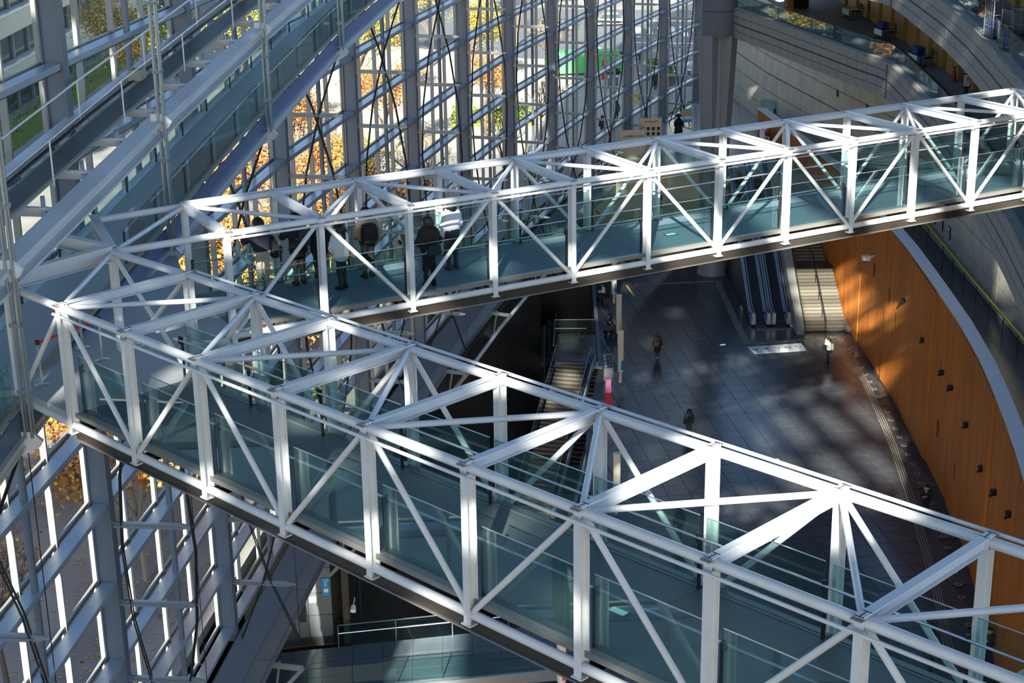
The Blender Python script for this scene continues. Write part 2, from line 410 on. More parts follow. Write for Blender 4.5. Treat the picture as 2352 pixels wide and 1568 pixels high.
# ------------------------------------------------------------------ bridges
def bridge(label, P0, yaw, k0, k1, par, deckmat, LN=2.2425, w=2.904, h=2.402):
    P0 = Vector(P0); d = V(math.cos(yaw), math.sin(yaw), 0); n = V(-math.sin(yaw), math.cos(yaw), 0)
    N = lambda k: P0 + d * (LN * k); F = lambda k: N(k) + n * w; D = V(0, 0, -h)
    e = empty('footbridge', N((k0 + k1) / 2) + n * (w / 2) + D, label, 'bridge')
    zd = .21                                            # deck above the bottom chord axis
    for k in range(k0, k1 + 1):
        for side, P in ((-1, N(k)), (1, F(k))):
            mb = MB(); mb.ibeam(P + V(0, 0, .095), P + D - V(0, 0, .14), n, .19, .13)
            mb.frame(P + D - V(0, 0, .15), d, n, ZUP, .10, .12, .012)
            pst = mb.build('post', 'white_paint', e)
            if k < k1:
                P2 = P + d * LN
                MB().tube(P, P2, .078, n=14).build('top_chord', 'white_paint', e, True)
                MB().tube(P + D, P2 + D, .078, n=14).build('bottom_chord', 'white_paint', e, True)
                o = n * (side * .19) + V(0, 0, -.075 if side < 0 else .05)
                MB().tube(P + o, P2 + o, .030, n=8).build('cable_pipe', 'white_paint', e, True)
                g0 = P + D - n * (side * .20) + V(0, 0, zd)
                a, b = g0 + d * .07, g0 + d * (LN - .07)
                gpn = MB().slab([a, b, b + V(0, 0, 1.18), a + V(0, 0, 1.18)], .012).build('glass_panel', 'rail_glass', e)
                MB().bar(a + V(0, 0, 1.185) + n * .0, b + V(0, 0, 1.185), .018, .012).build('glass_edge', 'steel', gpn)
                MB().bar(P + D - n * side * .20 + d * .06 + V(0, 0, zd - .05), P2 + D - n * side * .20 - d * .06 + V(0, 0, zd - .05), .05, .12).build('glass_shoe', 'bridge_trim', e)
                hr = P + D - n * (side * .33) + V(0, 0, zd + .88)
                MB().tube(hr, hr + d * LN, .024, n=8).build('handrail', 'steel', e, True)
                eb = P + D - n * (side * .06) - V(0, 0, .20)
                mb = MB(); mb.bar(eb, eb + d * LN, .05, .22); mb.bar(eb - V(0, 0, .11), eb + d * LN - V(0, 0, .11), .13, .03, mi=1)
                mb.build('edge_channel', ['bridge_edge', 'bridge_trim'], e)
            st = P + D - n * (side * .27) + V(0, 0, zd)
            mb = MB(); mb.bar(st, st + V(0, 0, .93), .05, .035, n); mb.bar(st + V(0, 0, .80) - n * side * .05, st + V(0, 0, .96) - n * side * .05, .05, .05, n)
            mb.build('stanchion', 'dark_steel', e)
            mb = MB(); mb.box(P + n * side * .12 + V(0, 0, .07), (.16, .07, .02), yaw); mb.build('pipe_clip', 'bridge_trim', pst)
            if k % 2 == (par if side < 0 else 1 - par):
                for q in (-1, 1):
                    if k0 <= k + q <= k1:
                        A, B = P, P + d * (LN * q) + D; u = (B - A).normalized()
                        MB().tube(A + u * .06, B - u * .06, .050, n=12).build('diagonal', 'white_paint', e, True)
        mb = MB(); mb.ibeam(N(k), F(k), ZUP, .19, .13, ext0=.095, ext1=.095); mb.build('crossbeam', 'white_paint', e)
        MB().ibeam(N(k) + D - V(0, 0, .12), F(k) + D - V(0, 0, .12), ZUP, .18, .1).build('floor_beam', 'bridge_edge', e)
        if k < k1:
            A, B = (N(k), F(k + 1)) if k % 2 == par else (F(k), N(k + 1)); u = (B - A).normalized()
            MB().tube(A + u * .08, B - u * .08, .050, n=12).build('top_brace', 'white_paint', e, True)
            c = N(k + .5) + n * (w / 2) + D + V(0, 0, zd - .05)
            MB().frame(c, d, n, ZUP, LN / 2 - .004, w / 2 - .16, .05).build('deck_panel', deckmat, e)
            for side in (-1, 1):
                c = N(k + .5) + n * (w / 2 + side * (w / 2 - .11)) + D + V(0, 0, zd - .03)
                MB().frame(c, d, n, ZUP, LN / 2, .06, .05).build('deck_edge', 'bridge_trim', e)
    return e, N, F
brA, NA, FA = bridge('nearer white tubular truss footbridge running down to the lower right corner', (-8.6226, 29.745, 26.54), -.783, 0, 12, 0, 'perforated')
brB, NB, FB = bridge('farther white tubular truss footbridge with blue deck and people at its rail', (-6.306, 34.988, 26.54), .5059, 0, 13, 1, 'carpet_blue')
# the knot where both bridges leave the ramp
J = gp(258, 580, 26.54); N1 = gp(16, 657, 26.54); D24 = V(0, 0, -2.402)
knot = empty('bridge_landing', J + D24, 'triangular white landing frame where both footbridges meet the ramp', 'landing')
def kt(a, b, r, nm='tube'): MB().tube(a, b, r, n=14).build(nm, 'white_paint', knot, True)
kt(NA(0), N1, .078, 'chord'); kt(FA(0), J, .078, 'chord'); kt(J, NB(0), .078, 'chord')
J2 = gp(214, 507, 26.54)
kt(FB(0), J2, .078, 'chord'); kt(NA(0), J, .05, 'brace'); kt(J, FB(0), .05, 'brace'); kt(J + D24, FA(0), .05, 'brace'); kt(J, FA(0) + D24, .05, 'brace'); kt(NA(0), N1 + D24, .05, 'brace')
kt(N1 + D24, NA(0) + D24, .078, 'chord'); kt(J + D24, NB(0) + D24, .078, 'chord'); kt(J, J + D24, .1, 'post'); kt(N1, N1 + D24, .1, 'post')
mb = MB(); mb.ibeam(J, J2, ZUP, .3, .2); mb.build('junction_beam', 'ramp_white', knot)
mb = MB(); mb.ibeam(J, gp(40, 640, 26.54), ZUP, .34, .2); mb.build('junction_beam', 'ramp_white', knot)
mb = MB(); mb.ibeam(J, gp(120, 548, 26.75), ZUP, .3, .2); mb.build('junction_beam', 'ramp_white', knot)
lp = [NA(0) + D24, FA(0) + D24, J + D24, NB(0) + D24, FB(0) + D24, J2 + D24, N1 + D24]
cx = sum((Vector(p) for p in lp), V(0, 0, 0)) / len(lp)
def landpoly():
    pts = [NA(0), FA(0), NB(0), FB(0), mpt(3.25, 1.6, 0), mpt(2.0, 1.0, 0), N1]
    c = sum((Vector((p.x, p.y)) for p in pts), Vector((0, 0))) / len(pts)
    return sorted([(p.x, p.y) for p in pts], key=lambda q: math.atan2(q[1] - c.y, q[0] - c.x))
MB().prism(landpoly(), 24.16, 24.34).build('deck_panel', 'ramp_deck', knot)

# ------------------------------------------------------------------ ramp and service gantry along the glass
def zlo(i): return 23.35 + (i - 2) * .93
def zup(i): return 27.05 + (i - 2) * .80
rp = empty('access_ramp', mpt(3, 1.6, zlo(3)), 'sloping access ramp with glass balustrades hung beside the glass wall', 'ramp')
NR = 10
for i in range(1, NR):
    for s in range(4):
        i0, i1 = i + s / 4, i + (s + 1) / 4
        def q(ii, off, dz): return mpt(ii, off, zlo(ii) + dz)
        MB().slab([q(i0, .55, .72), q(i1, .55, .72), q(i1, 2.32, .72), q(i0, 2.32, .72)], -.1).build('deck_panel', 'ramp_deck', rp)
        MB().slab([q(i0, .35, .74), q(i1, .35, .74), q(i1, .62, .74), q(i0, .62, .74)], -.1).build('kerb', 'ramp_white', rp)
        MB().slab([q(i0, 2.20, .74), q(i1, 2.20, .74), q(i1, 2.40, .74), q(i0, 2.40, .74)], -.1).build('kerb', 'tan_rail', rp)
        for off in (.50, 2.36):
            if 2.0 <= i0 < 2.75 and off > 1: continue     # open towards the bridges
            a, b = q(i0 + .006, off, .74), q(i1 - .006, off, .74)
            MB().slab([a, b, b + V(0, 0, 1.1), a + V(0, 0, 1.1)], .012).build('glass_panel', 'rail_glass', rp)
            ho = off + (.10 if off < 1 else -.10)
            MB().tube(q(i0, ho, 1.62), q(i1, ho, 1.62), .024, n=8).build('handrail', 'steel', rp, True)
            b0 = q(i0, ho, .74); mb = MB(); mb.bar(b0, b0 + V(0, 0, .92), .06, .035, V(mnor(i).x, mnor(i).y, 0)); mb.box(b0 + V(0, 0, .01), (.22, .12, .012), 1.4); mb.build('stanchion', 'dark_steel', rp)
    a, b = mpt(i, 2.45, zlo(i)), mpt(i + 1, 2.45, zlo(i + 1))
    MB().bar(a + V(0, 0, .40), b + V(0, 0, .40), .05, .62).build('side_panel', 'ramp_blue', rp)
    mb = MB(); mb.bar(a, b, .20, .07); mb.bar(a + V(0, 0, .11), b + V(0, 0, .11), .12, .16); mb.bar(a + V(0, 0, .21), b + V(0, 0, .21), .26, .05)
    mb.build('lower_beam', 'ramp_white', rp)
    for f in (0, .5): MB().bar(mpt(i + f, .1, zlo(i + f) + .5), mpt(i + f, 2.4, zlo(i + f) + .4), .14, .24).build('floor_beam', 'ramp_white', rp)
for i in range(2, NR):
    n = mnor(i); A = V(n.x, n.y, 0); t = mtan(i); T = V(t.x, t.y, 0)
    for z in (zlo(i) + .1, zup(i)):
        if z == zup(i) and i > 8: continue
        c = mpt(i, 2.55, z); mb = MB()
        mb.add([c - A * .2 - T * .05 + V(0, 0, .22), c + A * .12 - T * .05 + V(0, 0, .22), c + A * .34 - T * .05 + V(0, 0, .02), c + A * .26 - T * .05 - V(0, 0, .12), c - A * .1 - T * .05 - V(0, 0, .30), c - A * .2 - T * .05 - V(0, 0, .25)]
               + [c - A * .2 + T * .05 + V(0, 0, .22), c + A * .12 + T * .05 + V(0, 0, .22), c + A * .34 + T * .05 + V(0, 0, .02), c + A * .26 + T * .05 - V(0, 0, .12), c - A * .1 + T * .05 - V(0, 0, .30), c - A * .2 + T * .05 - V(0, 0, .25)],
               [(0, 1, 2, 3, 4, 5), (11, 10, 9, 8, 7, 6)] + [(k, k + 6, (k + 1) % 6 + 6, (k + 1) % 6) for k in range(6)])
        mb.build('hanger_bracket', 'white_paint', rp)
    for da, dt in ((-.06, -.07), (.08, -.07), (-.06, .07), (.08, .07)):
        b = mpt(i, 2.62, zlo(i) + .2) + A * da + T * dt
        MB().tube(b, V(b.x, b.y, 46), .034, n=8).build('hanger_rod', 'rod', rp, True)
    for z in (zlo(i) + 1.2, zlo(i) + 2.6, zup(i) + 1.3, zup(i) + 3.0): MB().frame(mpt(i, 2.63, z), A, T, ZUP, .12, .12, .04).build('rod_clamp', 'rod', rp)
ga = empty('service_gantry', mpt(3, 1.4, zup(3)), 'white beam gantry with dark mesh belt above the ramp', 'gantry')
for i in range(1, 9):
    def u(ii, off, dz): return mpt(ii, off, zup(ii) + dz)
    mb = MB(); mb.bar(u(i, 2.42, 0), u(i + 1, 2.42, 0), .46, .10); mb.bar(u(i, 2.36, -.22), u(i + 1, 2.36, -.22), .06, .40); mb.bar(u(i, 2.42, -.42), u(i + 1, 2.42, -.42), .38, .06)
    mb.build('main_beam', 'ramp_white', ga)
    for s in range(4):
        f = i + s / 4; f1 = i + (s + 1) / 4
        MB().bar(u(f + .1, .5, -.02), u(f + .1, 2.3, -.06), .12, .20).build('rung_beam', 'ramp_white', ga)
        MB().bar(u(f + .18, 1.65, -.05), u(f + .02, 2.3, -.1), .10, .16).build('knee_brace', 'ramp_white', ga)
        MB().slab([u(f, .95, .12), u(f1, .95, .12), u(f1, 1.55, .12), u(f, 1.55, .12)], -.04).build('belt_panel', 'belt', ga)
        MB().bar(u(f, .93, .13), u(f1, .93, .13), .1, .05).build('belt_edge', 'tan_rail', ga)
        MB().bar(u(f, 1.60, .13), u(f1, 1.60, .13), .1, .05).build('belt_edge', 'tan_rail', ga)
        if s % 2 == 0:
            for off in (.5, 1.66): MB().tube(u(f, off, 0), u(f, off, 1.05), .022, n=6).build('rail_post', 'white_paint', ga)
    for off, dz, r, m in ((.5, 1.05, .03, 'white_paint'), (1.66, 1.05, .012, 'steel'), (.72, .16, .03, 'cable'), (.78, .18, .025, 'cable'), (.66, .15, .025, 'cable')):
        MB().tube(u(i, off, dz), u(i + 1, off, dz), r, n=6).build('rail' if m != 'cable' else 'power_cable', m, ga)
    mb = MB(); mb.bar(u(i, .30, .1), u(i + 1, .30, .1), .30, .12); mb.build('outer_beam', 'ramp_white', ga)
    mb = MB(); mb.box(u(i + .35, .8, .3), (.5, .35, .3), 1.45); mb.build('junction_box', 'tan_rail', ga)

# ------------------------------------------------------------------ stone wall, balconies, slatted wall
STW = Curve([(20.9, 152), (22.2, 138.5), (24.9, 122), (27.4, 107), (27.2, 95), (27.0, 85), (26.8, 75), (26.0, 65), (24.8, 57), (23, 48), (21, 40)])
WOODC = Curve([(24.45, 126), (24.7, 117), (24.8, 110), (24.85, 102), (24.65, 92), (24.7, 88.4), (24.4, 80), (23.9, 73), (23, 66), (22, 58), (20.8, 51), (19, 44), (17.2, 37)])
def backing(name, cur, z0, z1, off, th, m, parent=None):
    pts, n = [], int(cur.len / 1.5); mb = MB()
    for i in range(n):
        a, b = cur.len * i / n, cur.len * (i + 1) / n
        p, q = cur.at(a) - cur.nor(a) * -off, cur.at(b) - cur.nor(b) * -off
        p2, q2 = p + cur.nor(a) * th, q + cur.nor(b) * th
        mb.prism([p, q, q2, p2], z0, z1)
    return mb.build(name, m, parent)
# Curve.nor points to the right hand side (+x) for curves that run towards the camera
def panels(cur, z0, z1, rows, w, off, th, gap, m, name, parent, d0=0, d1=None, rowgap=None):
    d1 = cur.len if d1 is None else d1; n = max(1, round((d1 - d0) / w)); hs = (z1 - z0) / rows
    for i in range(n):
        a, b = d0 + (d1 - d0) * i / n + gap / 2, d0 + (d1 - d0) * (i + 1) / n - gap / 2
        p, q = cur.at(a) + cur.nor(a) * off, cur.at(b) + cur.nor(b) * off
        p2, q2 = p + cur.nor(a) * th, q + cur.nor(b) * th
        for r in range(rows):
            g0 = (rowgap or {}).get(r, gap) / 2; g1 = (rowgap or {}).get(r + 1, gap) / 2
            MB().prism([p, q, q2, p2], z0 + hs * r + g0, z0 + hs * (r + 1) - g1).build(name, m, parent)
wr = struct(backing('wall_right', STW, GZ - .3, 18.0, .06, .4, 'joint_dark'))
panels(STW, GZ, 17.9, 7, 3.1, 0, .07, .06, 'stone_warm', 'stone_panel', wr, rowgap={3: .10, 5: .10})
for d in (62, 55, 48, 42, 36, 30):                        # paired dark sockets in the wall
    p = STW.at(d); mb = MB(); mb.box((p.x - .02, p.y, 13.2 - (62 - d) * .0), (.08, .5, .5)); mb.build('wall_socket', 'ink', wr)
wf = struct(backing('wall_slatted', ORAN, -.2, 9.75, .16, .3, 'slat_gap'))
secs = [0, 14, 24, 31, 38, 44.5, 51, 57, 62, 67, 72, 77, ORAN.len]
for k, (a, b) in enumerate(zip(secs, secs[1:])):
    mb = MB(); off = .10 - .05 * (k % 3); n = int((b - a) / .14)
    for i in range(n):
        d = a + (b - a) * i / n; p = ORAN.at(d) + ORAN.nor(d) * (off - .1); q = ORAN.at(d + .085) + ORAN.nor(d + .085) * (off - .1)
        nn = ORAN.nor(d) * .14
        mb.prism([p, q, q + nn, p + nn], 0, 9.72 - .04 * (k % 2))
    mb.build('slat_section', 'slat_orange', wf)['kind'] = 'stuff'
n = 30
for i in range(n):
    a, b = ORAN.len * i / n + .008, ORAN.len * (i + 1) / n - .008
    p, q = ORAN.at(a) - ORAN.nor(a) * .02, ORAN.at(b) - ORAN.nor(b) * .02
    MB().prism([p, q, q + ORAN.nor(b) * .66, p + ORAN.nor(a) * .66], 9.76, 9.9).build('coping_stone', 'coping', wf)
for u_, v_ in ((2080, 690), (2125, 780), (2168, 855), (2190, 890), (2225, 975), (2262, 1075), (2290, 1130), (2326, 1180)):  # small spotlights
    best = min((abs(math.atan2(ORAN.at(d).x, ORAN.at(d).y) - math.atan2(ray(u_, v_).x, ray(u_, v_).y)), d) for d in [x * .25 for x in range(120, int(ORAN.len * 4))])
    p = ORAN.at(best[1]); z = CAMZ + ray(u_, v_).z * math.hypot(p.x, p.y)
    mb = MB(); mb.box((p.x - .14, p.y, z), (.22, .22, .26), .4); mb.tube((p.x - .14, p.y, z), (p.x - .34, p.y - .18, z - .1), .07); mb.build('spotlight', 'dark_steel', wf)
for u_, v_ in ((2010, 620), (2045, 680), (2060, 735), (2085, 800), (2118, 890), (2155, 985), (2195, 1080), (2230, 1180)):
    best = min((abs(math.atan2(ORAN.at(d).x, ORAN.at(d).y) - math.atan2(ray(u_, v_).x, ray(u_, v_).y)), d) for d in [x * .25 for x in range(100, int(ORAN.len * 4))])
    p = ORAN.at(best[1]); z = CAMZ + ray(u_, v_).z * math.hypot(p.x, p.y)
    MB().box((p.x + .0, p.y, z), (.16, .05, .9)).build('wall_slot', 'slat_gap', wf)
p = ad(1990, 592, 101.9); cc = empty('security_camera', p, 'small white security camera high on the orange slatted wall', 'camera')
mb = MB(); mb.box(p, (.45, .34, .3), .2); mb.tube(p + V(.1, 0, 0), p + V(.5, .1, .1), .05); mb.build('housing', 'car_white', cc)
MB().tube(p + V(-.1, -.1, -.1), p + V(-.12, -.12, -.32), .1, .07).build('lens', 'ink', cc)
# yellow rail in the corridor
yr = empty('yellow_handrail', (26.8, 97, GZ), 'bright yellow handrail along the stone corridor wall', 'handrail')
ypts = [V(27.0, 105.5, 8.45), V(26.75, 97, 8.4), V(26.55, 91.4, 8.4), V(26.4, 85.6, 8.4), V(26.3, 80, 8.4), V(26.0, 72, 8.4), V(25.3, 64, 8.4), V(24.0, 56, 8.4)]
for a, b in zip(ypts, ypts[1:]):
    for f in (0, .5): MB().tube(a.lerp(b, f + .004), a.lerp(b, f + .496), .075, n=8).build('rail', 'yellow', yr, True); c = a.lerp(b, f); MB().tube(c, V(c.x, c.y, GZ), .03, n=6).build('post', 'dark_steel', yr)

def balcony(label, z0, z1, d0, carpet):
    e = empty('balcony', V(BALC.at(40).x, BALC.at(40).y, z0), label, 'balcony')
    panels(BALC, z0 + .02, z1, 4, 1.35, 0, .07, .04, 'stone', 'stone_panel', e, d0=d0, rowgap={2: .10, 0: 0, 4: 0})
    n = int((BALC.len - d0) / 2.2); mb = MB(); poly = [BALC.at(d0 + (BALC.len - d0) * i / n) + BALC.nor(d0 + (BALC.len - d0) * i / n) * .06 for i in range(n + 1)]
    wd = [WOODC.at(WOODC.len * i / 40) + Vector((.5, 0)) for i in range(41)]
    mb.prism(poly + wd[::-1], z0, z1 - .12); mb.build('slab', 'joint_dark', e)
    n = 30
    for i in range(n):                                     # carpet strips, edge slab, glass and rail
        a, b = d0 + (BALC.len - d0) * i / n, d0 + (BALC.len - d0) * (i + 1) / n
        fa, fb = a / BALC.len, b / BALC.len
        p, q = BALC.at(a) + BALC.nor(a) * .45, BALC.at(b) + BALC.nor(b) * .45
        r_, s_ = WOODC.at(WOODC.len * fb) + Vector((.3, 0)), WOODC.at(WOODC.len * fa) + Vector((.3, 0))
        MB().prism([p, q, r_, s_], z1 - .12, z1 - .06).build('carpet', carpet, e)
        p0, q0 = BALC.at(a + .01), BALC.at(b - .01)
        MB().prism([p0, q0, q0 + BALC.nor(b) * .45, p0 + BALC.nor(a) * .45], z1 - .06, z1 + .03).build('edge_stone', 'stone', e)
        p, q = BALC.at(a + .03) + BALC.nor(a) * .40, BALC.at(b - .03) + BALC.nor(b) * .40
        P, Q = V(p.x, p.y, z1), V(q.x, q.y, z1)
        gpn = MB().slab([P, Q, Q + V(0, 0, .95), P + V(0, 0, .95)], .015).build('glass_panel', 'rail_glass_dark', e)
        MB().bar(P + V(0, 0, .96), Q + V(0, 0, .96), .03, .02).build('glass_edge', 'dark_steel', gpn)
        p, q = BALC.at(a) + BALC.nor(a) * .62, BALC.at(b) + BALC.nor(b) * .62
        MB().bar(V(p.x, p.y, z1 + .85), V(q.x, q.y, z1 + .85), .16, .04).build('handrail', 'dark_steel', e)
    return e
b1 = balcony('lower grey stone balcony curving from the round column to the bridge', 18.0, 20.1, 0, 'carpet_grey')
b2 = balcony('upper grey stone balcony at the top right corner', 23.3, 25.4, 0, 'carpet_grey')
for z0, z1 in ((20.0, 23.3), (25.3, 29.0)):
    ww = struct(backing('wall_wood', WOODC, z0, z1, .35, .2, 'wood_dark'))
    d = 0; k = 0
    while d < WOODC.len - 1.3:
        w_ = 1.22
        if k % 3 == 2: d += 1.0; k += 1; continue
        a, b = d + .008, d + w_ - .008
        p, q = WOODC.at(a), WOODC.at(b)
        MB().prism([p, q, q + WOODC.nor(b) * .3, p + WOODC.nor(a) * .3], z0, z1).build('wood_panel', 'wood', ww); d += w_; k += 1
struct(backing('ceiling_balcony', WOODC, 29.0, 29.4, -3, 4, 'joint_dark'))

# ------------------------------------------------------------------ column
CX, CY = 15.35, 119.6
co = empty('column', (CX, CY, 0), 'tall grey steel column with round drum beside the lower balcony', 'column')
MB().lathe((CX, CY, 0), [(1.12, 0), (1.06, .25), (1.0, 1.6), (.92, 3.0)], 28).build('base', 'column_paint', co, True)
mb = MB(); mb.lathe((CX, CY, 0), [(.86, 3.0), (.88, 18.2)], 20); mb.build('shaft', 'column_paint', co, True)
for k in range(4):
    a = math.pi / 4 + k * math.pi / 2 + .12; dx, dy = math.cos(a), math.sin(a); px_, py_ = -dy, dx
    P = []
    for z, r, w_ in ((3.0, .95, .34), (10, 1.05, .36), (17.6, 1.42, .40), (18.2, 1.42, .40)):
        P += [(CX + dx * r + px_ * w_, CY + dy * r + py_ * w_, z), (CX + dx * r - px_ * w_, CY + dy * r - py_ * w_, z), (CX - px_ * .6, CY - py_ * .6, z), (CX + px_ * .6, CY + py_ * .6, z)]
    F = [(4 * j + i, 4 * j + (i + 1) % 4, 4 * j + 4 + (i + 1) % 4, 4 * j + 4 + i) for j in range(3) for i in range(4)]
    MB().add(P, F + [(3, 2, 1, 0), (12, 13, 14, 15)]).build('fin', 'column_paint', co)
for z0, z1 in ((18.1, 19.9), (19.94, 22.0), (22.04, 26.0)): MB().lathe((CX + .08, CY, 0), [(1.30, z0), (1.30, z1)], 36).build('drum', 'drum', co, True)

# ------------------------------------------------------------------ stairs and escalators up to street level
st = empty('staircase', (21.4, 105.4, 0), 'wide stone staircase beside the orange slatted wall', 'stairs')
def flight(y0, z0, n, run, rise, xl0, xr0, xl1, xr1):
    for i in range(n):
        f = i / n; xl, xr = xl0 + (xl1 - xl0) * f, xr0 + (xr1 - xr0) * f; y = y0 + run * i; z = z0 + rise * (i + 1)
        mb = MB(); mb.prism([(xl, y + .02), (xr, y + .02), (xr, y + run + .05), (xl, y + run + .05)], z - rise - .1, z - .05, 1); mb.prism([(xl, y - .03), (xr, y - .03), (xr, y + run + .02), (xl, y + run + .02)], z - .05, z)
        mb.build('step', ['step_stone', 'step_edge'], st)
flight(105.4, 0, 18, .30, .161, 19.95, 22.9, 20.1, 22.75)
MB().prism([(20.1, 110.75), (22.8, 110.75), (22.7, 112.6), (20.15, 112.6)], 2.6, 2.9).build('landing', 'floor_dark', st)
flight(112.6, 2.9, 28, .30, .161, 20.15, 22.6, 20.3, 22.1)
rail = [V(21.35, 105.0, .0), V(21.35, 105.0, .95), V(21.4, 110.8, 3.85), V(21.35, 112.5, 3.9), V(21.3, 120.9, 8.3)]
MB().path(rail[1:], .035, 8).build('handrail', 'dark_steel', st)
for f in range(8):
    y = 105 + f * 1.45 if f < 5 else 106.0 + f * 1.7
    z = max(0, min(2.9, (y - 105.4) * .537)) if y < 112.6 else 2.9 + (y - 112.6) * .537
    MB().tube((21.36, y, z), (21.36, y, z + .92), .025, n=6).build('rail_post', 'dark_steel', st)
for x0, x1, m, zz in ((19.35, 19.85, 'stone', 1.0),):
    P = [(x0, 104.7, 0), (x1, 104.7, 0), (x1 + .25, 121, 0), (x0, 121, 0)]
    T = [(x0, 104.7, .5), (x1, 104.7, .5), (x1 + .25, 121, 9.0), (x0, 121, 9.0)]
    MB().add(P + T, [(3, 2, 1, 0), (4, 5, 6, 7), (0, 1, 5, 4), (1, 2, 6, 5), (2, 3, 7, 6), (3, 0, 4, 7)]).build('side_wall', m, st)
P = [(x1 + .04, 104.6, 0), (x1 + .3, 120.6, 8.4), (x1 + .3, 120.6, 9.3), (x1 + .04, 104.6, .95)]
MB().slab(P, .02).build('glass_panel', 'rail_glass', st)
sw = struct(MB().prism([(22.75, 105.2), (23.3, 105.2), (22.5, 121), (22.0, 121)], 0, .3).build('trim_1', 'stone'))
def escalator(xc, label):
    e = empty('escalator', (xc, 107, 0), label, 'escalator')
    SL = 7.4 / 12.6
    prof = [(106.6, 0), (107.9, 0), (120.5, 7.4), (122.2, 7.4)]
    for s in (-1, 1):
        x = xc + s * .52
        pts = [V(x, 106.9, .55)] + [V(x, y + .25, z + .95) for y, z in prof[:1]] + [V(x, y, z + .98) for y, z in prof[1:]]
        mb = MB()
        for a, b in zip(pts, pts[1:]): mb.bar(a, b, .09, .05)
        mb.build('handrail', 'rubber', e)
        mb = MB()
        for a, b in zip(prof, prof[1:]):
            mb.bar((x, a[0], a[1] + .3), (x, b[0], b[1] + .3), .30, .34)
            mb.bar((x, a[0], a[1] + .8), (x, b[0], b[1] + .8), .22, .26)
        mb.build('balustrade', 'esc_side', e)
        mb = MB(); mb.bar((x, 106.5, .55), (x, 107.0, .55), .24, .62); mb.build('newel', 'steel', e)
    for i in range(30):
        y = 107.9 + i * .42; z = (y - 107.9) * SL
        mb = MB(); mb.box((xc, y + .21, z + .02), (.82, .42, .1)); mb.box((xc, y, z - .1), (.82, .03, .26)); mb.build('step', 'rubber', e)
    MB().box((xc, 107.1, .02), (.9, 1.5, .04)).build('comb_plate', 'dark_steel', e); MB().box((xc, 107.84, .05), (.82, .05, .02)).build('comb_line', 'yellow', e)
    P = [(xc - .72, 106.7, -.0), (xc + .72, 106.7, -.0), (xc + .72, 121, 6.7), (xc - .72, 121, 6.7)]
    mb = MB(); mb.add([(xc - .72, 107.2, 0), (xc + .72, 107.2, 0), (xc + .72, 122, 0), (xc - .72, 122, 0), (xc - .72, 107.2, .15), (xc + .72, 107.2, .15), (xc + .72, 120.4, 6.9), (xc - .72, 120.4, 6.9), (xc + .72, 122, 7.2), (xc - .72, 122, 7.2)],
           [(0, 1, 5, 4), (4, 5, 6, 7), (7, 6, 8, 9), (9, 8, 2, 3), (1, 2, 8, 6, 5), (0, 4, 7, 9, 3), (3, 2, 1, 0)]).build('truss_cover', 'dark_steel', e)
    return e
escalator(17.2, 'escalator on the side nearer the round column'); escalator(18.6, 'escalator next to the stone staircase wall')
for x, y in ((16.2, 108.6), (16.2, 107.9)):
    pass
bo = empty('barrier_post', (16.05, 108.2, 0), 'short steel barrier hoop beside the escalator foot', 'barrier'); MB().path([V(16.05, 107.8, 0), V(16.05, 107.8, .9), V(16.05, 108.6, .9), V(16.05, 108.6, 0)], .04).build('hoop', 'steel', bo)
MB().box((16.05, 108.2, .02), (.25, 1.1, .04)).build('base_plate', 'dark_steel', bo)

# ------------------------------------------------------------------ dark void on the left, hall E corner, lower walkway
VW = Curve([tuple(mpt(5.15 + i * .45, 1.3, 0).xy) for i in range(10)])
def vmesh(name, cur, z0, z1, th, m, parent=None):
    mb = MB(); n = 16
    for i in range(n):
        a, b = cur.len * i / n, cur.len * (i + 1) / n; p, q = cur.at(a), cur.at(b)
        mb.prism([p, q, q + cur.nor(b) * th, p + cur.nor(a) * th], z0, z1)
    return mb.build(name, m, parent)
vw = struct(vmesh('wall_void', VW, -6, 5.4, .3, 'joint_dark'))
panels(VW, -6, 5.3, 11, 4.4, -.04, .05, .03, 'black_panel', 'wall_panel', vw)
bk = struct(MB().prism([(1.2, 117.6), (6.1, 117.6), (6.1, 118), (1.2, 118)], -6, 7.2).build('wall_recess', 'black_panel'))
for i in range(5): MB().box((1.7 + i * .95, 117.56, .6), (.92, .06, 13)).build('wall_panel', 'brown_panel', bk)
struct(MB().prism([(.9, 106.5), (1.2, 106.5), (1.5, 117.8), (1.2, 117.8)], -6, 7).build('wall_recess_side', 'black_panel'))
vst = struct(MB().prism([(5.55, 99.3), (5.75, 106), (5.9, 112), (6.2, 122), (6.45, 122), (6.15, 112), (6.0, 106), (5.8, 99.3)], -6, .12).build('trim_2', 'stone_blue'))
dr = empty('glass_door_lobby', (2.2, 113, -6), 'dark glass door lobby at the bottom of the void', 'door')
for (xa, ya), (xb, yb) in (((1.35, 112), (2.35, 112)), ((2.35, 112), (2.75, 113.2)), ((2.75, 113.2), (3.25, 114.6)), ((3.25, 114.6), (3.6, 115.6))):
    MB().slab([(xa, ya, -6), (xb, yb, -6), (xb, yb, -1.6), (xa, ya, -1.6)], .03).build('glass_leaf', 'build_glass', dr)
    MB().slab([(xa, ya - .06, -4.7), (xb, yb - .06, -4.7), (xb, yb - .06, -4.2), (xa, ya - .06, -4.2)], .03).build('push_band', 'metal_panel', dr)
    MB().bar((xa, ya, -6), (xa, ya, -1.5), .08, .08, V(1, 0, 0)).build('frame', 'metal_panel', dr)
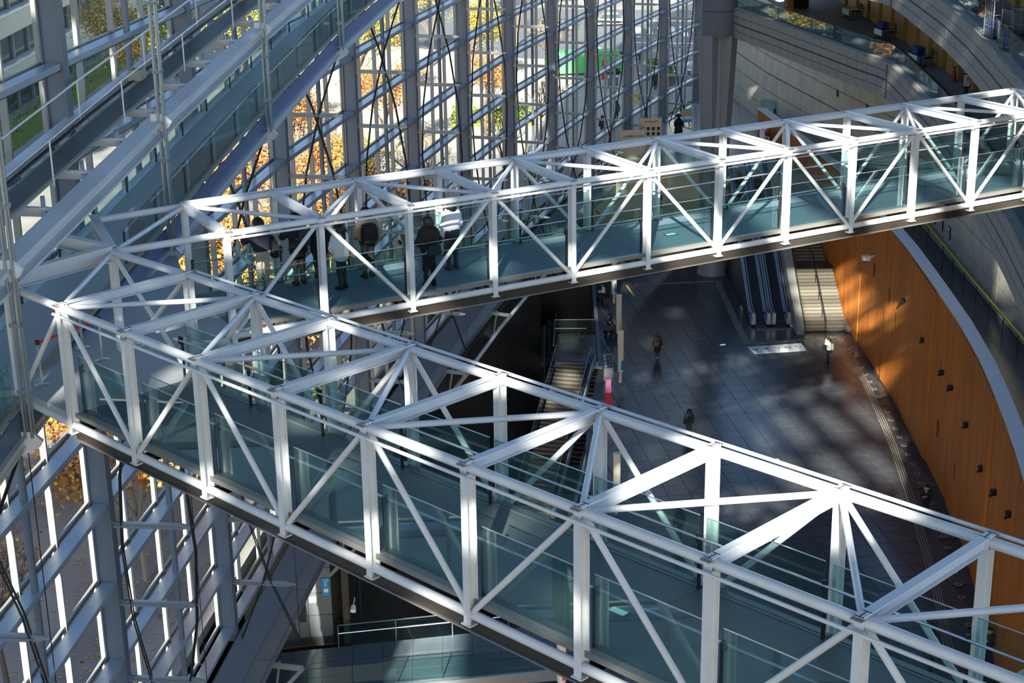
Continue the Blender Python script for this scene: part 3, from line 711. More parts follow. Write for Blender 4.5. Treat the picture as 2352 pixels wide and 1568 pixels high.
# stair and escalator down
sd = empty('lower_staircase', (4.0, 99, -6), 'descending stone staircase between glass rails at the dark void', 'stairs')
DN = V(-.26, -.966, 0).normalized(); DX = V(DN.y, -DN.x, 0) * -1
def dpt(s, x, z): b = V(4.0, 100, z) + DN * s + DX * x; b.z = z; return b
for i in range(36):
    s, z = i * .32, -(i + 1) * .16
    c = dpt(s + .16, 0, z)
    mb = MB(); mb.frame(c - V(0, 0, .09), DX, DN, ZUP, 1.08, .17, .07); mb.frame(c - V(0, 0, .01) + DN * .14, DX, DN, ZUP, 1.08, .03, .012, 1)
    mb.build('step', ['step_stone', 'step_edge'], sd)
mb = MB(); mb.prism([(2.75, 100), (5.5, 99.6), (5.72, 105.4), (3.1, 105.6)], -.35, 0); mb.build('landing', 'floor_dark', sd)
MB().box((4.3, 104.9, .01), (2.0, .5, .02), 0).build('grating', 'dark_steel', sd); MB().frame(dpt(-.35, 0, .012), DX, DN, ZUP, 1.0, .16, .012).build('tactile_strip', 'stone_blue', sd)
def gl_rail(a, b, e, h=1.05):
    a, b = Vector(a), Vector(b)
    MB().slab([a, b, b + V(0, 0, h), a + V(0, 0, h)], .015).build('glass_panel', 'rail_glass_dark', e)
    MB().bar(a + V(0, 0, h), b + V(0, 0, h), .05, .04).build('top_rail', 'steel', e)
L0, L1 = dpt(0, -1.2, 0), dpt(11.5, -1.2, -5.8)
gl_rail((2.95, 105.6, 0), (5.65, 105.5, 0), sd); gl_rail((2.95, 105.6, 0), (2.7, 100.2, 0), sd)
for s0, s1 in ((0, 3.8), (3.8, 7.6), (7.6, 11.5)): gl_rail(dpt(s0, -1.16, -s0 * .5), dpt(s1, -1.16, -s1 * .5), sd); gl_rail(dpt(s0, 1.16, -s0 * .5), dpt(s1, 1.16, -s1 * .5), sd)
gl_rail((5.0, 103.8, 0), (2.9, 103.9, 0), sd, 1.0)
mb = MB(); mb.bar((4.4, 101.5, 0), (4.4, 101.5, 1.6), .08, .08, V(1, 0, 0)); mb.box((4.4, 101.5, 1.2), (.7, .06, .14)); mb.box((4.4, 101.5, 0.02), (.7, .3, .04)); mb.build('sign_stand', 'dark_steel', sd)
ed = empty('lower_escalator', dpt(6, 2.0, -3), 'dark escalator going down beside the descending stone staircase', 'escalator')
for i in range(32):
    c = dpt(1.2 + i * .34, 1.95, -.4 - i * .17); mb = MB(); mb.frame(c, DX, DN, ZUP, .42, .17, .04); mb.frame(c - DN * .16 - V(0, 0, .06), DX, DN, ZUP, .42, .012, .1); mb.build('step', 'rubber', ed)
for x in (1.42, 2.48):
    mb = MB(); mb.bar(dpt(.2, x, .75), dpt(1.2, x, .6), .1, .05); mb.bar(dpt(1.2, x, .6), dpt(12, x, -4.9), .1, .05); mb.build('handrail', 'rubber', ed)
    mb = MB(); mb.bar(dpt(.2, x, .3), dpt(1.2, x, .15), .26, .6); mb.bar(dpt(1.2, x, .1), dpt(12, x, -5.4), .24, .5); mb.build('balustrade', 'esc_side', ed)
MB().frame(dpt(.9, 1.95, .02), DX, DN, ZUP, .45, .05, .015).build('comb_line', 'yellow', ed); MB().frame(dpt(.3, 1.95, 0), DX, DN, ZUP, .45, .6, .02).build('comb_plate', 'steel', ed)
# hall E corner
A_, B_ = gp(700, 1462, 0), gp(766, 1457, 0)
he = struct(MB().prism([(A_.x - 2.5, A_.y - .6), (A_.x, A_.y), (B_.x, B_.y), (B_.x, B_.y + .25), (A_.x - 2.5, A_.y + .25)], -.5, 5.3).build('wall_lift', 'joint_dark'))
dab = (B_ - A_); wl_ = dab.length; dab.normalize(); nab = V(dab.y, -dab.x, 0)
for r, (z0, z1) in enumerate(((0, 1.05), (1.08, 2.15), (2.18, 3.35), (3.38, 5.2))):
    MB().prism([(A_ + dab * .25 + nab * .06).xy, (B_ + nab * .06).xy, B_.xy, (A_ + dab * .25).xy], z0, z1).build('metal_panel', 'metal_panel', he)
    MB().prism([(A_ - dab * 1.4 + nab * .02).xy, (A_ + dab * .22 + nab * .05).xy, (A_ + dab * .22).xy, (A_ - dab * 1.4).xy], z0, z1).build('metal_panel', 'metal_panel', he)
for x in (-.9, -.35):
    c = A_ + dab * (x + .3) + nab * .1; MB().box((c.x, c.y, 1.3), (.3, .05, 1.0), math.atan2(dab.y, dab.x)).build('lift_panel', 'ink', he)
c = B_ - dab * .22 + nab * .1; ang = math.atan2(dab.y, dab.x)
hs = empty('hall_sign', (c.x, c.y, 2.2), 'blue hall E sign with white lettering on the metal wall', 'sign', rz=ang)
MB().frame((c.x, c.y, 2.45), dab, nab, ZUP, .20, .02, .44).build('panel', 'sign_blue', hs)
def text(s, loc, size, rot, m, parent, name='lettering', ext=.004, align='CENTER', sx=1):
    cu = bpy.data.curves.new(name, 'FONT'); cu.body = s; cu.size = size; cu.extrude = ext; cu.align_x = align; cu.align_y = 'CENTER'
    o = bpy.data.objects.new(name, cu); COL.objects.link(o); dg = bpy.context.evaluated_depsgraph_get()
    me = bpy.data.meshes.new_from_object(o.evaluated_get(dg)); bpy.data.objects.remove(o); bpy.data.curves.remove(cu)
    me.name = name; me.materials.clear(); me.materials.append(MT[m]); o = bpy.data.objects.new(name, me); COL.objects.link(o)
    o.location = loc; o.rotation_euler = rot; o.scale = (sx, 1, 1)
    if parent: put(o, parent)
    return o
for s_, z, sz in (('hall', 2.78, .15), ('E', 2.58, .30), ('hall E', 2.09, .08)):
    q = c + nab * .03; text(s_, (q.x, q.y, z), sz, (math.pi / 2, 0, ang), 'sign_white', hs)
q = c + nab * .025; MB().frame((q.x, q.y, 2.28), dab, nab, ZUP, .10, .006, .09).build('pictogram', 'sign_white', hs)
sg = A_ + dab * .45 + nab * .075; nsg = tag(MB().frame((sg.x, sg.y, 1.85), dab, nab, ZUP, .16, .012, .14).build('notice_plate', 'sign_white'), 'small white notice plate on the metal wall below the hall sign', 'sign')
bw = struct(MB().prism([B_.xy, (B_.x + 1.2, B_.y + .9), (B_.x + 1.2, B_.y + 1.2), (B_.x, B_.y + .3)], -.5, 5.3).build('wall_brown', 'joint_dark'))
for z0 in (0, 1.1, 2.2, 3.3, 4.4): MB().prism([(B_.x + .02, B_.y - .06), (B_.x + 1.2, B_.y + .84), (B_.x + 1.2, B_.y + .9), (B_.x + .02, B_.y)], z0 - .4, z0 + .67).build('wall_panel', 'brown_panel', bw)
c = gp(812, 1392, 2.0); s2 = empty('security_camera', c, 'small white security camera on the black wall above the lower walkway', 'camera'); MB().tube(c, c + V(.0, -.25, -.1), .11, .13, 10).build('dome', 'car_white', s2); MB().tube(c + V(0, 0, .05), c + V(0, .6, .1), .03).build('arm', 'car_white', s2)
# lower walkway
far0, far1 = gp(600, 1503, 0), gp(1420, 1418, 0); nr0, nr1 = gp(600, 1602, 0), gp(1420, 1526, 0)
lw = struct(MB().prism([nr0.xy, nr1.xy, far1.xy, far0.xy], -.5, -.03).build('floor_walkway', 'metal_panel'))
for i in range(12):
    for j in range(3):
        g_ = lambda a, b: far0.lerp(far1, a).lerp(nr0.lerp(nr1, a), b).xy
        a0, a1, b0, b1_ = i / 12 + .001, (i + 1) / 12 - .001, j / 3 + .006, (j + 1) / 3 - .006
        MB().prism([g_(a0, b1_), g_(a1, b1_), g_(a1, b0), g_(a0, b0)], -.03, 0).build('tile', 'tile_blue', lw)
lr = empty('walkway_railing', far0.lerp(far1, .4), 'glass railing along the far edge of the lower walkway', 'railing')
p0 = far0.lerp(far1, .212)
for i in range(5):
    a, b = p0.lerp(far1, i / 5), p0.lerp(far1, (i + 1) / 5)
    MB().slab([a, b, b + V(0, 0, 1.05), a + V(0, 0, 1.05)], .015).build('glass_panel', 'rail_glass_dark', lr); MB().bar(a + V(0, 0, 1.05), b + V(0, 0, 1.05), .05, .03).build('top_rail', 'steel', lr)
    MB().tube(a + V(0, -.14, .72), b + V(0, -.14, .72), .035, n=8).build('handrail', 'steel', lr, True); MB().tube(a + V(0, -.08, -.1), a + V(0, -.08, 1.05), .03, n=6).build('post', 'steel', lr)
l2 = empty('walkway_balustrade', nr0.lerp(nr1, .5), 'glass balustrade along the near edge of the lower walkway', 'railing')
for i in range(8):
    a, b = nr0.lerp(nr1, i / 8) + V(0, .25, 0), nr0.lerp(nr1, (i + 1) / 8) + V(0, .25, 0)
    MB().slab([a, b, b + V(0, 0, 1.0), a + V(0, 0, 1.0)], .015).build('glass_panel', 'rail_glass_dark', l2); MB().bar(a + V(0, 0, 1.0), b + V(0, 0, 1.0), .03, .02).build('top_rail', 'dark_steel', l2); MB().tube(a, a + V(0, 0, 1.0), .025, n=6).build('post', 'dark_steel', l2)
MB().bar(nr0 - V(0, 0, .2), nr1 - V(0, 0, .2), .12, .45).build('edge_trim', 'steel', lw)

# ------------------------------------------------------------------ floor markings and small floor things
def strip_lines(name, pts, nl, sp, w, m):
    e = struct(empty(name, V(pts[0][0], pts[0][1], 0)))
    for a, b in zip(pts, pts[1:]):
        a, b = V(a[0], a[1], .008), V(b[0], b[1], .008); d = (b - a).normalized(); n = d.cross(ZUP); L = (b - a).length
        for k in range(nl):
            o = n * ((k - (nl - 1) / 2) * sp); mb = MB(); x = 0
            while x < L: mb.bar(a + o + d * x, a + o + d * min(x + .27, L), w, .012); x += .33
            mb.build('tactile_line', m, e)['kind'] = 'stuff'
    return e
strip_lines('trim_3', [(22.11, 104.47), (22.15, 99), (22.0, 93.68), (21.5, 85.37), (20.66, 76.66), (19.63, 68.07), (18.4, 60)], 4, .12, .04, 'tactile')
strip_lines('trim_4', [(15.55, 117.4), (15.6, 107.59), (15.75, 102.9)], 4, .12, .05, 'tactile')
strip_lines('trim_5', [(9.3, 116.7), (15.3, 117.4)], 3, .15, .05, 'stone')
strip_lines('trim_6', [(16.3, 102.95), (21.9, 104.2)], 3, .14, .05, 'tactile')
strip_lines('trim_7', [(16.8, 105.9), (19.2, 105.9)], 3, .12, .05, 'stone')
MB().prism([gp(1437, 655, 0).xy, gp(1441, 655, 0).xy, gp(1460, 681, 0).xy, gp(1454, 681, 0).xy], 0, .012).build('yellow_strip', 'yellow', fl)
c4 = [gp(1716, 797, 0), gp(1840, 788, 0), gp(1853, 805, 0), gp(1733, 813, 0)]
gs = empty('floor_guide', sum(c4, V(0, 0, 0)) / 4, 'white floor guide panel lettered A B C D G near the stairs', 'floor sign')
MB().prism([p.xy for p in c4][::-1], .002, .014).build('panel', 'sign_white', gs)
ex = (c4[1] - c4[0]) / 5; ang = math.atan2(ex.y, ex.x)
for k, ch in enumerate('ABCDG'):
    c = c4[0].lerp(c4[1], (k + .5) / 5).lerp(c4[3].lerp(c4[2], (k + .5) / 5), .42); c.z = .016
    text(ch, c, .62, (0, 0, ang + math.pi), 'ink', gs)
    c = c4[0].lerp(c4[1], (k + .5) / 5).lerp(c4[3].lerp(c4[2], (k + .5) / 5), .80); c.z = .016
    text('v', c, .34, (0, 0, ang), 'ink', gs, 'arrow')
for k in range(34):
    d = 29.5 + k * 1.3; p = ORAN.at(d) - ORAN.nor(d) * .78
    if p.y > 103.5 or not inpoly(p, FLOOR): continue
    mb = MB(); mb.lathe((p.x, p.y, 0), [(.17, .0), (.17, .012)], 12); mb.lathe((p.x, p.y, 0), [(.10, .005), (.10, .018)], 10, 1); mb.build('floor_light', ['tactile', 'ink'], fl)
for u_, v_ in ((1660, 792), (1782, 1056), (1573, 541), (1640, 1040)):
    p = gp(u_, v_, 0); mb = MB(); mb.box((p.x, p.y, .006), (.5, .34, .012), .3); mb.box((p.x, p.y, .014), (.38, .22, .01), .3, 1); mb.build('floor_exit_light', ['dark_steel', 'exit_green'], fl)
def lamp(x, y, label, band):
    e = empty('lamp_post', (x, y, 0), label, 'lamp post')
    MB().lathe((x, y, 0), [(.11, 0), (.10, .75)], 12).build('stem', 'lamp_white', e, True)
    MB().lathe((x, y, 0), [(.12, .7), (.19, .74), (.19, 1.55)], 16).build('lower_drum', 'lamp_white', e, True)
    mb = MB()
    for k in range(14):
        a = k * math.pi / 7; mb.tube((x + .15 * math.cos(a), y + .15 * math.sin(a), 1.55), (x + .15 * math.cos(a), y + .15 * math.sin(a), 3.32), .035, n=5)
    mb.tube((x, y, 1.55), (x, y, 3.32), .145, n=14); mb.build('fluted_shaft', 'lamp_white', e, True)
    MB().lathe((x, y, 0), [(.17, 3.3), (.21, 3.34), (.21, 3.40)], 16).build('cap', 'lamp_white', e, True)
    MB().box((x + .09, y - .14, 1.2), (.16, .12, .62), .5).build('sign_band', band, e)
    return e
lamp(6.78, 96.02, 'white fluted lamp post with blue band nearest the red kiosk', 'sign_blue')
lamp(7.17, 103.53, 'white fluted lamp post with yellow band beside the bench', 'yellow')
lamp(7.42, 112.37, 'white fluted lamp post with blue band close under the farther footbridge', 'sign_blue')
lamp(5.27, 76.68, 'white fluted lamp post with yellow band seen through the nearer footbridge', 'yellow')
p = gp(1290, 1600, 0)
lp_ = lamp(p.x, p.y, 'white lamp post with orange lettered band at the bottom edge', 'cone_red')
k = empty('kiosk', (5.75, 91.8, 0), 'slim pink and red kiosk standing by the staircase rail', 'kiosk')
MB().box((5.75, 91.8, .5), (.36, .36, .98)).build('lower_block', 'red', k); MB().box((5.75, 91.8, 1.42), (.34, .34, .86)).build('upper_block', 'pink', k)
k = empty('information_board', (5.9, 97.2, 0), 'grey slanted information board with white and black print', 'board')
mb = MB(); mb.add([(5.75, 96.2, 0), (6.35, 96.2, 0), (6.35, 98, 0), (5.75, 98, 0), (5.75, 96.2, .9), (6.35, 96.2, .9), (6.35, 98, 1.25), (5.75, 98, 1.25)], [(3, 2, 1, 0), (4, 5, 6, 7), (0, 1, 5, 4), (1, 2, 6, 5), (2, 3, 7, 6), (3, 0, 4, 7)]); mb.build('cabinet', 'metal_panel', k)
for i in range(3):
    for j in range(4): z = .93 + .35 * (.2 + j * .4) / 1.8; mb = MB(); mb.box((5.87 + i * .18, 96.4 + j * .4, z), (.11, .24, .02)); mb.build('print', 'sign_white' if i == 0 else 'ink', k)
p = gp(1822, 748, 0); k = empty('traffic_cone', p, 'red traffic cone with white foot at the escalator wall', 'cone')
MB().lathe(p, [(.20, .05), (.15, .30), (.07, .78)], 12).build('cone', 'cone_red', k, True); MB().lathe(p, [(.24, 0), (.22, .12)], 12).build('foot', 'car_white', k)
def bench(x, y, rz, label):
    e = empty('bench', (x, y, 0), label, 'bench', rz=rz)
    ca, sa = math.cos(rz), math.sin(rz); T = lambda a, b: (x + a * ca - b * sa, y + a * sa + b * ca)
    c = T(0, 0); MB().box((*c, .42), (.5, 2.0, .08), rz).build('seat', 'black_panel', e)
    c = T(.24, 0); MB().box((*c, .75), (.06, 2.0, .55), rz).build('backrest', 'black_panel', e)
    for q in (-.8, .8): c = T(0, q); MB().box((*c, .2), (.42, .07, .4), rz).build('leg', 'dark_steel', e)
bench(6.95, 105.2, 0, 'black bench behind the lamp post with yellow band'); bench(6.85, 113.0, 0, 'black bench close under the farther footbridge')

# ------------------------------------------------------------------ street-level hall beyond the stairs
for (xa, ya), (xb, yb) in (((8.2, 122.9), (12.1, 123.75)), ((12.1, 123.75), (16.0, 124.6)), ((16.0, 124.6), (19.6, 120.2))):
    MB().prism([(xa, ya - .25), (xb, yb - .25), (xb, yb), (xa, ya)], 5.4, GZ + .05).build('edge_panel', 'beige', gf)
    for f in (0, .5):
        P, Q = V(xa, ya - .1, GZ).lerp(V(xb, yb - .1, GZ), f + .01), V(xa, ya - .1, GZ).lerp(V(xb, yb - .1, GZ), f + .49)
        if xa < 15: MB().slab([P, Q, Q + V(0, 0, 1.1), P + V(0, 0, 1.1)], .015).build('glass_panel', 'rail_glass_dark', gf)
for k_ in range(9):
    a = V(9.5, 128, GZ + .004).lerp(V(27, 128, GZ + .004), k_ / 9); MB().bar(a, a + V(2.5, 28, 0), .05, .008).build('joint', 'metal_panel', gf)
def board_box(p, w, d, h, rz, label):
    e = empty('exhibit_panel', p, label, 'display panel', rz=rz); ca, sa = math.cos(rz), math.sin(rz)
    for a, b, sx, sy in ((0, 0, w, .06), (-w / 2, d / 2, .06, d), (w / 2, d / 2, .06, d)):
        MB().box((p.x + a * ca - b * sa, p.y + a * sa + b * ca, p.z + h / 2), (sx, sy, h), rz).build('board', 'beige', e)
    return e
p = gp(1453, 366, GZ); bx1 = board_box(p, 1.85, 1.0, 2.35, .08, 'low beige exhibition panel with Japanese title')
text('太田道灌と江戸城', p + V(-.0, -.05, 1.85), .20, (math.pi / 2, 0, .08), 'ink', bx1)
p = gp(1494, 352, GZ); bx2 = board_box(p, 1.7, .6, 2.85, .05, 'taller beige exhibition panel with rows of dark photographs')
for i in range(4):
    for j in range(4): MB().box((p.x - .62 + i * .41, p.y - .06 + i * .02, p.z + .75 + j * .42), (.24, .03, .26), .05).build('photograph', 'ink' if (i + j) % 3 else 'charcoal', bx2)
mb = MB(); mb.path([p + V(-.5, -.06, 2.55), p + V(-.2, -.06, 2.62), p + V(.1, -.06, 2.55), p + V(.5, -.04, 2.62)], .025); mb.build('heading', 'ink', bx2)
p = gp(1558, 316, GZ); se = empty('bronze_statue', p, 'dark bronze standing statue with wide hat on the street level floor', 'statue')
mb = MB(); mb.lathe(p, [(.42, 0), (.36, .5), (.30, 1.0), (.36, 1.35), (.22, 1.58), (.10, 1.66), (.15, 1.78), (.12, 1.92)], 14); mb.build('figure', 'bronze', se, True)
MB().lathe(p, [(.36, 1.84), (.38, 1.87), (.14, 1.99), (.05, 2.05)], 16).build('hat', 'bronze', se, True)
MB().tube(p + V(.3, -.05, 1.4), p + V(.42, -.12, .9), .1, .07).build('arm', 'bronze', se, True); MB().tube(p + V(-.3, -.05, 1.4), p + V(-.34, -.2, 1.0), .1, .07).build('arm', 'bronze', se, True); MB().tube(p + V(.42, -.12, .9), p + V(1.1, -.3, .75), .03).build('bow', 'bronze', se, True)
p = gp(1578, 296, GZ); po = empty('poster_stand', p, 'white framed poster stand with blue and gold print', 'poster')
MB().box((p.x, p.y, p.z + 1.15), (.82, .05, 1.15), .1).build('poster', 'poster', po); MB().box((p.x - .02, p.y - .04, p.z + 1.42), (.74, .03, .42), .1).build('picture', 'poster_gold', po)
MB().box((p.x, p.y - .04, p.z + .98), (.74, .03, .3), .1).build('caption', 'car_white', po)
for s in (-.42, .42): mb = MB(); mb.tube((p.x + s, p.y, p.z), (p.x + s, p.y, p.z + 1.75), .02, n=6); mb.box((p.x + s, p.y, p.z + .02), (.06, .5, .04)); mb.build('leg', 'car_white', po)
p = gp(1716, 235, GZ); lb = empty('litter_bin', p, 'orange topped litter bin by the far entrance', 'bin'); MB().box(p + V(0, 0, .5), (.55, .55, 1.0)).build('body', 'metal_panel', lb); MB().box(p + V(0, 0, 1.1), (.58, .58, .22)).build('lid', 'cone_red', lb)
p = gp(1756, 258, GZ); pn = empty('white_cabinet', p, 'tall white cabinet with dark window by the stone wall', 'cabinet'); MB().box(p + V(0, 0, 1.2), (.6, .5, 2.4), .2).build('body', 'car_white', pn); MB().box(p + V(.02, -.27, 1.6), (.3, .03, .9), .2).build('window', 'ink', pn)
p = gp(1762, 262, GZ) + V(.3, -1.2, 0); tag(MB().lathe(p, [(.24, 0), (.24, .42)], 12).build('red_stool', 'red'), 'small red round stool in front of the white cabinet', 'stool')
p = gp(1792, 300, GZ) + V(-.9, .0, 0); sh = empty('glass_showcase', p, 'pale green glass showcase against the stone wall', 'showcase')
MB().box(p + V(0, 0, 1.3), (1.5, .9, 2.6), -.5).build('glass_case', 'rail_glass_dark', sh); MB().box(p + V(.1, .3, 1.2), (1.2, .1, 2.2), -.5).build('back_board', 'sign_white', sh); MB().box(p + V(.75, -.35, 1.3), (.12, .5, 2.6), -.5).build('end_panel', 'dark_steel', sh)
for i in range(3): MB().box(p + V(-.25 + i * .3, -.15, 1.0 + i * .3), (.12, .1, .6), .4).build('exhibit', 'charcoal', sh)
ra = empty('umbrella_rack', gp(1840, 330, GZ), 'row of dark rods leaning along the stone wall', 'rack')
for i in range(9): d = 35.0 + i * .55; q = STW.at(d); MB().tube((q.x - .35, q.y, GZ), (q.x - .2, q.y + .1, GZ + 2.0), .04, n=6).build('rod', 'dark_steel', ra)
MB().bar((STW.at(34.6).x - .25, STW.at(34.6).y, GZ + 1.4), (STW.at(40).x - .25, STW.at(40).y, GZ + 1.4), .05, .05).build('rail', 'dark_steel', ra)
for i in range(7):
    d = 43.5 + i * 1.9; q = STW.at(d); e = empty('framed_picture', (q.x - .05, q.y, GZ + 1.6), '%s framed picture along the stone wall counted from the far end' % ('first', 'second', 'third', 'fourth', 'fifth', 'sixth', 'seventh')[i], 'picture')
    MB().box((q.x - .05, q.y, GZ + 1.6), (.05, .62, .8), -.1).build('frame', 'ink', e); MB().box((q.x - .085, q.y, GZ + 1.6), (.03, .5, .68), -.1).build('mount', 'car_white', e); MB().box((q.x - .10, q.y, GZ + 1.58), (.02, .22, .3), -.1).build('image', 'brown_bag', e)
# papers on the slatted wall's far end
pc = empty('leaflet_rack', (21.0, 131.5, GZ), 'white leaflet rack at the far end of the orange wall', 'rack')
for i in range(6): MB().box((20.75 - .05 * (i % 2), 132.4 - i * .8, 8.9 - .25 * (i % 3)), (.08, .5, .5), .3).build('leaflet', 'car_white' if i % 4 else 'red', pc)
MB().box((20.55, 130.2, 8.2), (.2, 5, 1.2), -.1).build('shelf', 'car_white', pc)

# ------------------------------------------------------------------ balcony furniture
def table(p, label, top, crates, rz=.15):
    e = empty('folding_table', p, label, 'table', rz=rz); ca, sa = math.cos(rz), math.sin(rz); T = lambda a, b, z: V(p.x + a * ca - b * sa, p.y + a * sa + b * ca, p.z + z)
    MB().box(T(0, 0, .72), (.6, 1.5, .04), rz).build('tabletop', top, e); MB().box(T(-.28, 0, .5), (.02, 1.3, .35), rz).build('modesty_panel', 'sign_white', e)
    for q in (-.6, .6): mb = MB(); mb.bar(T(0, q, .05), T(0, q, .7), .05, .06, V(1, 0, 0)); mb.bar(T(-.32, q, .04), T(.32, q, .04), .06, .05); mb.build('leg', 'dark_steel', e)
    if crates:
        c = empty('crate_stack', T(-.05, -.1, .74), crates, 'crate', rz=rz)
        for k in range(2): MB().box(T(-.02, -.2, .84 + k * .2), (.48, .8, .18), rz + k * .06).build('crate', 'crate_blue', c)
        MB().box(T(.05, .45, .84), (.3, .3, .2), rz).build('papers', 'ink', c)
def chair(p, label, rz):
    e = empty('chair', p, label, 'chair', rz=rz); ca, sa = math.cos(rz), math.sin(rz); T = lambda a, b, z: V(p.x + a * ca - b * sa, p.y + a * sa + b * ca, p.z + z)
    MB().box(T(0, 0, .45), (.44, .44, .06), rz).build('seat', 'ink', e); MB().box(T(.22, 0, .75), (.05, .44, .4), rz).build('backrest', 'ink', e)
    for a in (-.19, .19):
        for b in (-.19, .19): MB().tube(T(a, b, 0), T(a, b, .45), .015, n=5).build('leg', 'dark_steel', e)
table(gp(1950, 43, 20.04), 'pale topped folding table farthest along the lower balcony', 'beige', None); chair(gp(1950, 43, 20.04) + V(.65, -.3, 0), 'black chair behind the pale topped folding table', 0); chair(gp(1950, 43, 20.04) + V(.7, .6, 0), 'black chair at the far end of the pale topped table', .2)
table(gp(2025, 91, 20.04), 'folding table with dark crates in the middle of the lower balcony', 'ink', 'blue crates piled on the middle balcony table'); chair(gp(2025, 91, 20.04) + V(.65, .2, 0), 'black chair behind the middle balcony table', 0)
table(gp(2105, 151, 20.04), 'folding table with blue crates nearest the bridge on the balcony', 'ink', 'blue crates on the balcony table nearest the bridge'); chair(gp(2105, 151, 20.04) + V(.7, .1, 0), 'black chair behind the balcony table nearest the bridge', 0)
p = gp(1811, 31, 20.04); wp = empty('wooden_post', p, 'square dark wooden post standing on the balcony carpet', 'post')
for z0, z1, w_ in ((0, .45, .62), (.45, 1.1, .5), (1.1, 1.35, .62), (1.35, 3.2, .46)): MB().box(p + V(0, 0, (z0 + z1) / 2), (w_, w_, z1 - z0), .3).build('block', 'wood_red', wp)
p = gp(1835, 18, 20.04); tag(MB().box(p + V(0, 0, 1.2), (1.3, .5, 2.4), .2).build('dark_cabinet', 'black_panel'), 'dark cabinet behind the wooden post on the balcony', 'cabinet')
p = gp(2190, 188, 20.04); fx = empty('fire_extinguisher', p, 'dark red fire extinguisher against the balcony wood wall', 'fire extinguisher'); MB().lathe(p, [(.13, 0), (.13, .55), (.05, .66), (.05, .78)], 12).build('cylinder', 'fire_red', fx, True); MB().box(p + V(0, -.05, .8), (.2, .06, .06)).build('valve', 'ink', fx)
p = gp(2218, 222, 20.04); ns = empty('notice_stand', p, 'black framed no entry notice stand on the balcony', 'sign'); MB().box(p + V(0, 0, .85), (.5, .04, .75), .3).build('frame', 'ink', ns); MB().box(p + V(-.0, -.035, .85), (.4, .02, .62), .3).build('sheet', 'sign_white', ns); MB().tube(p + V(-.0, -.05, .95), p + V(-.01, -.07, .95), .1, n=14).build('symbol', 'red', ns); MB().box(p + V(0, 0, .25), (.06, .3, .5), .3).build('leg', 'ink', ns)
def cage(p, label, rz):
    e = empty('roll_cage', p, label, 'trolley', rz=rz); ca, sa = math.cos(rz), math.sin(rz); T = lambda a, b, z: V(p.x + a * ca - b * sa, p.y + a * sa + b * ca, p.z + z)
    MB().box(T(0, 0, .18), (.8, 1.0, .06), rz).build('base', 'dark_steel', e)
    for a, b in ((-.38, -.48), (.38, -.48), (.38, .48), (-.38, .48)): MB().tube(T(a, b, .0), T(a, b, 1.7), .022, n=6).build('upright', 'metal_panel', e)
    for z in (.6, 1.1, 1.68): MB().path([T(-.38, -.48, z), T(.38, -.48, z), T(.38, .48, z), T(-.38, .48, z), T(-.38, -.48, z)], .014, 5).build('hoop', 'metal_panel', e)
    for k in range(5): MB().tube(T(-.38, -.4 + k * .2, .2), T(-.38, -.4 + k * .2, 1.68), .008, n=4).build('bar', 'metal_panel', e)
    MB().box(T(0, 0, .52), (.6, .8, .6), rz).build('load', 'crate_blue', e)
cage(gp(2288, 92, 25.34), 'wire roll cage with dark load farther along the upper balcony', .1); cage(gp(2328, 122, 25.34), 'wire roll cage with blue load nearest on the upper balcony', .2); cage(gp(2350, 118, 25.34), 'wire roll cage at the right edge of the upper balcony', .1)
p = gp(2345, 30, 25.34) + V(1.2, 1, 1.8); 
# queue posts on the landing
qz = 24.34
def qpost(u_, v_, label):
    p = gp(u_, v_, qz); e = empty('queue_post', p, label, 'queue post'); MB().lathe(p, [(.17, 0), (.17, .02), (.05, .05)], 16).build('base', 'steel', e, True); MB().tube(p, p + V(0, 0, .95), .03, n=10).build('pole', 'steel', e, True); MB().tube(p + V(0, 0, .9), p + V(0, 0, .99), .045, n=10).build('head', 'ink', e); return p
qa = qpost(236, 828, 'chrome queue post standing on the ramp landing'); qb = qpost(97, 886, 'chrome queue post at the nearer end of the red belt'); qc = qpost(190, 800, 'dark queue post in the middle of the red belt')
tag(MB().bar(qb + V(0, 0, .93), qa + V(0, 0, .93), .006, .06).build('barrier_belt', 'red'), 'red belt stretched between the queue posts', 'belt')

for u_, v_, br, lb_ in ((1541, 538, brB, 'B'), (1420, 1404, brA, 'A')):
    p = gp(u_, v_, 26.54 - 2.402 + .215); mb = MB(); mb.box(p, (.36, .2, .01), .5 if lb_ == 'B' else -.78); mb.box(p + V(0, 0, .006), (.28, .13, .008), .5 if lb_ == 'B' else -.78, 1); mb.build('deck_exit_light', ['dark_steel', 'exit_green'], br)

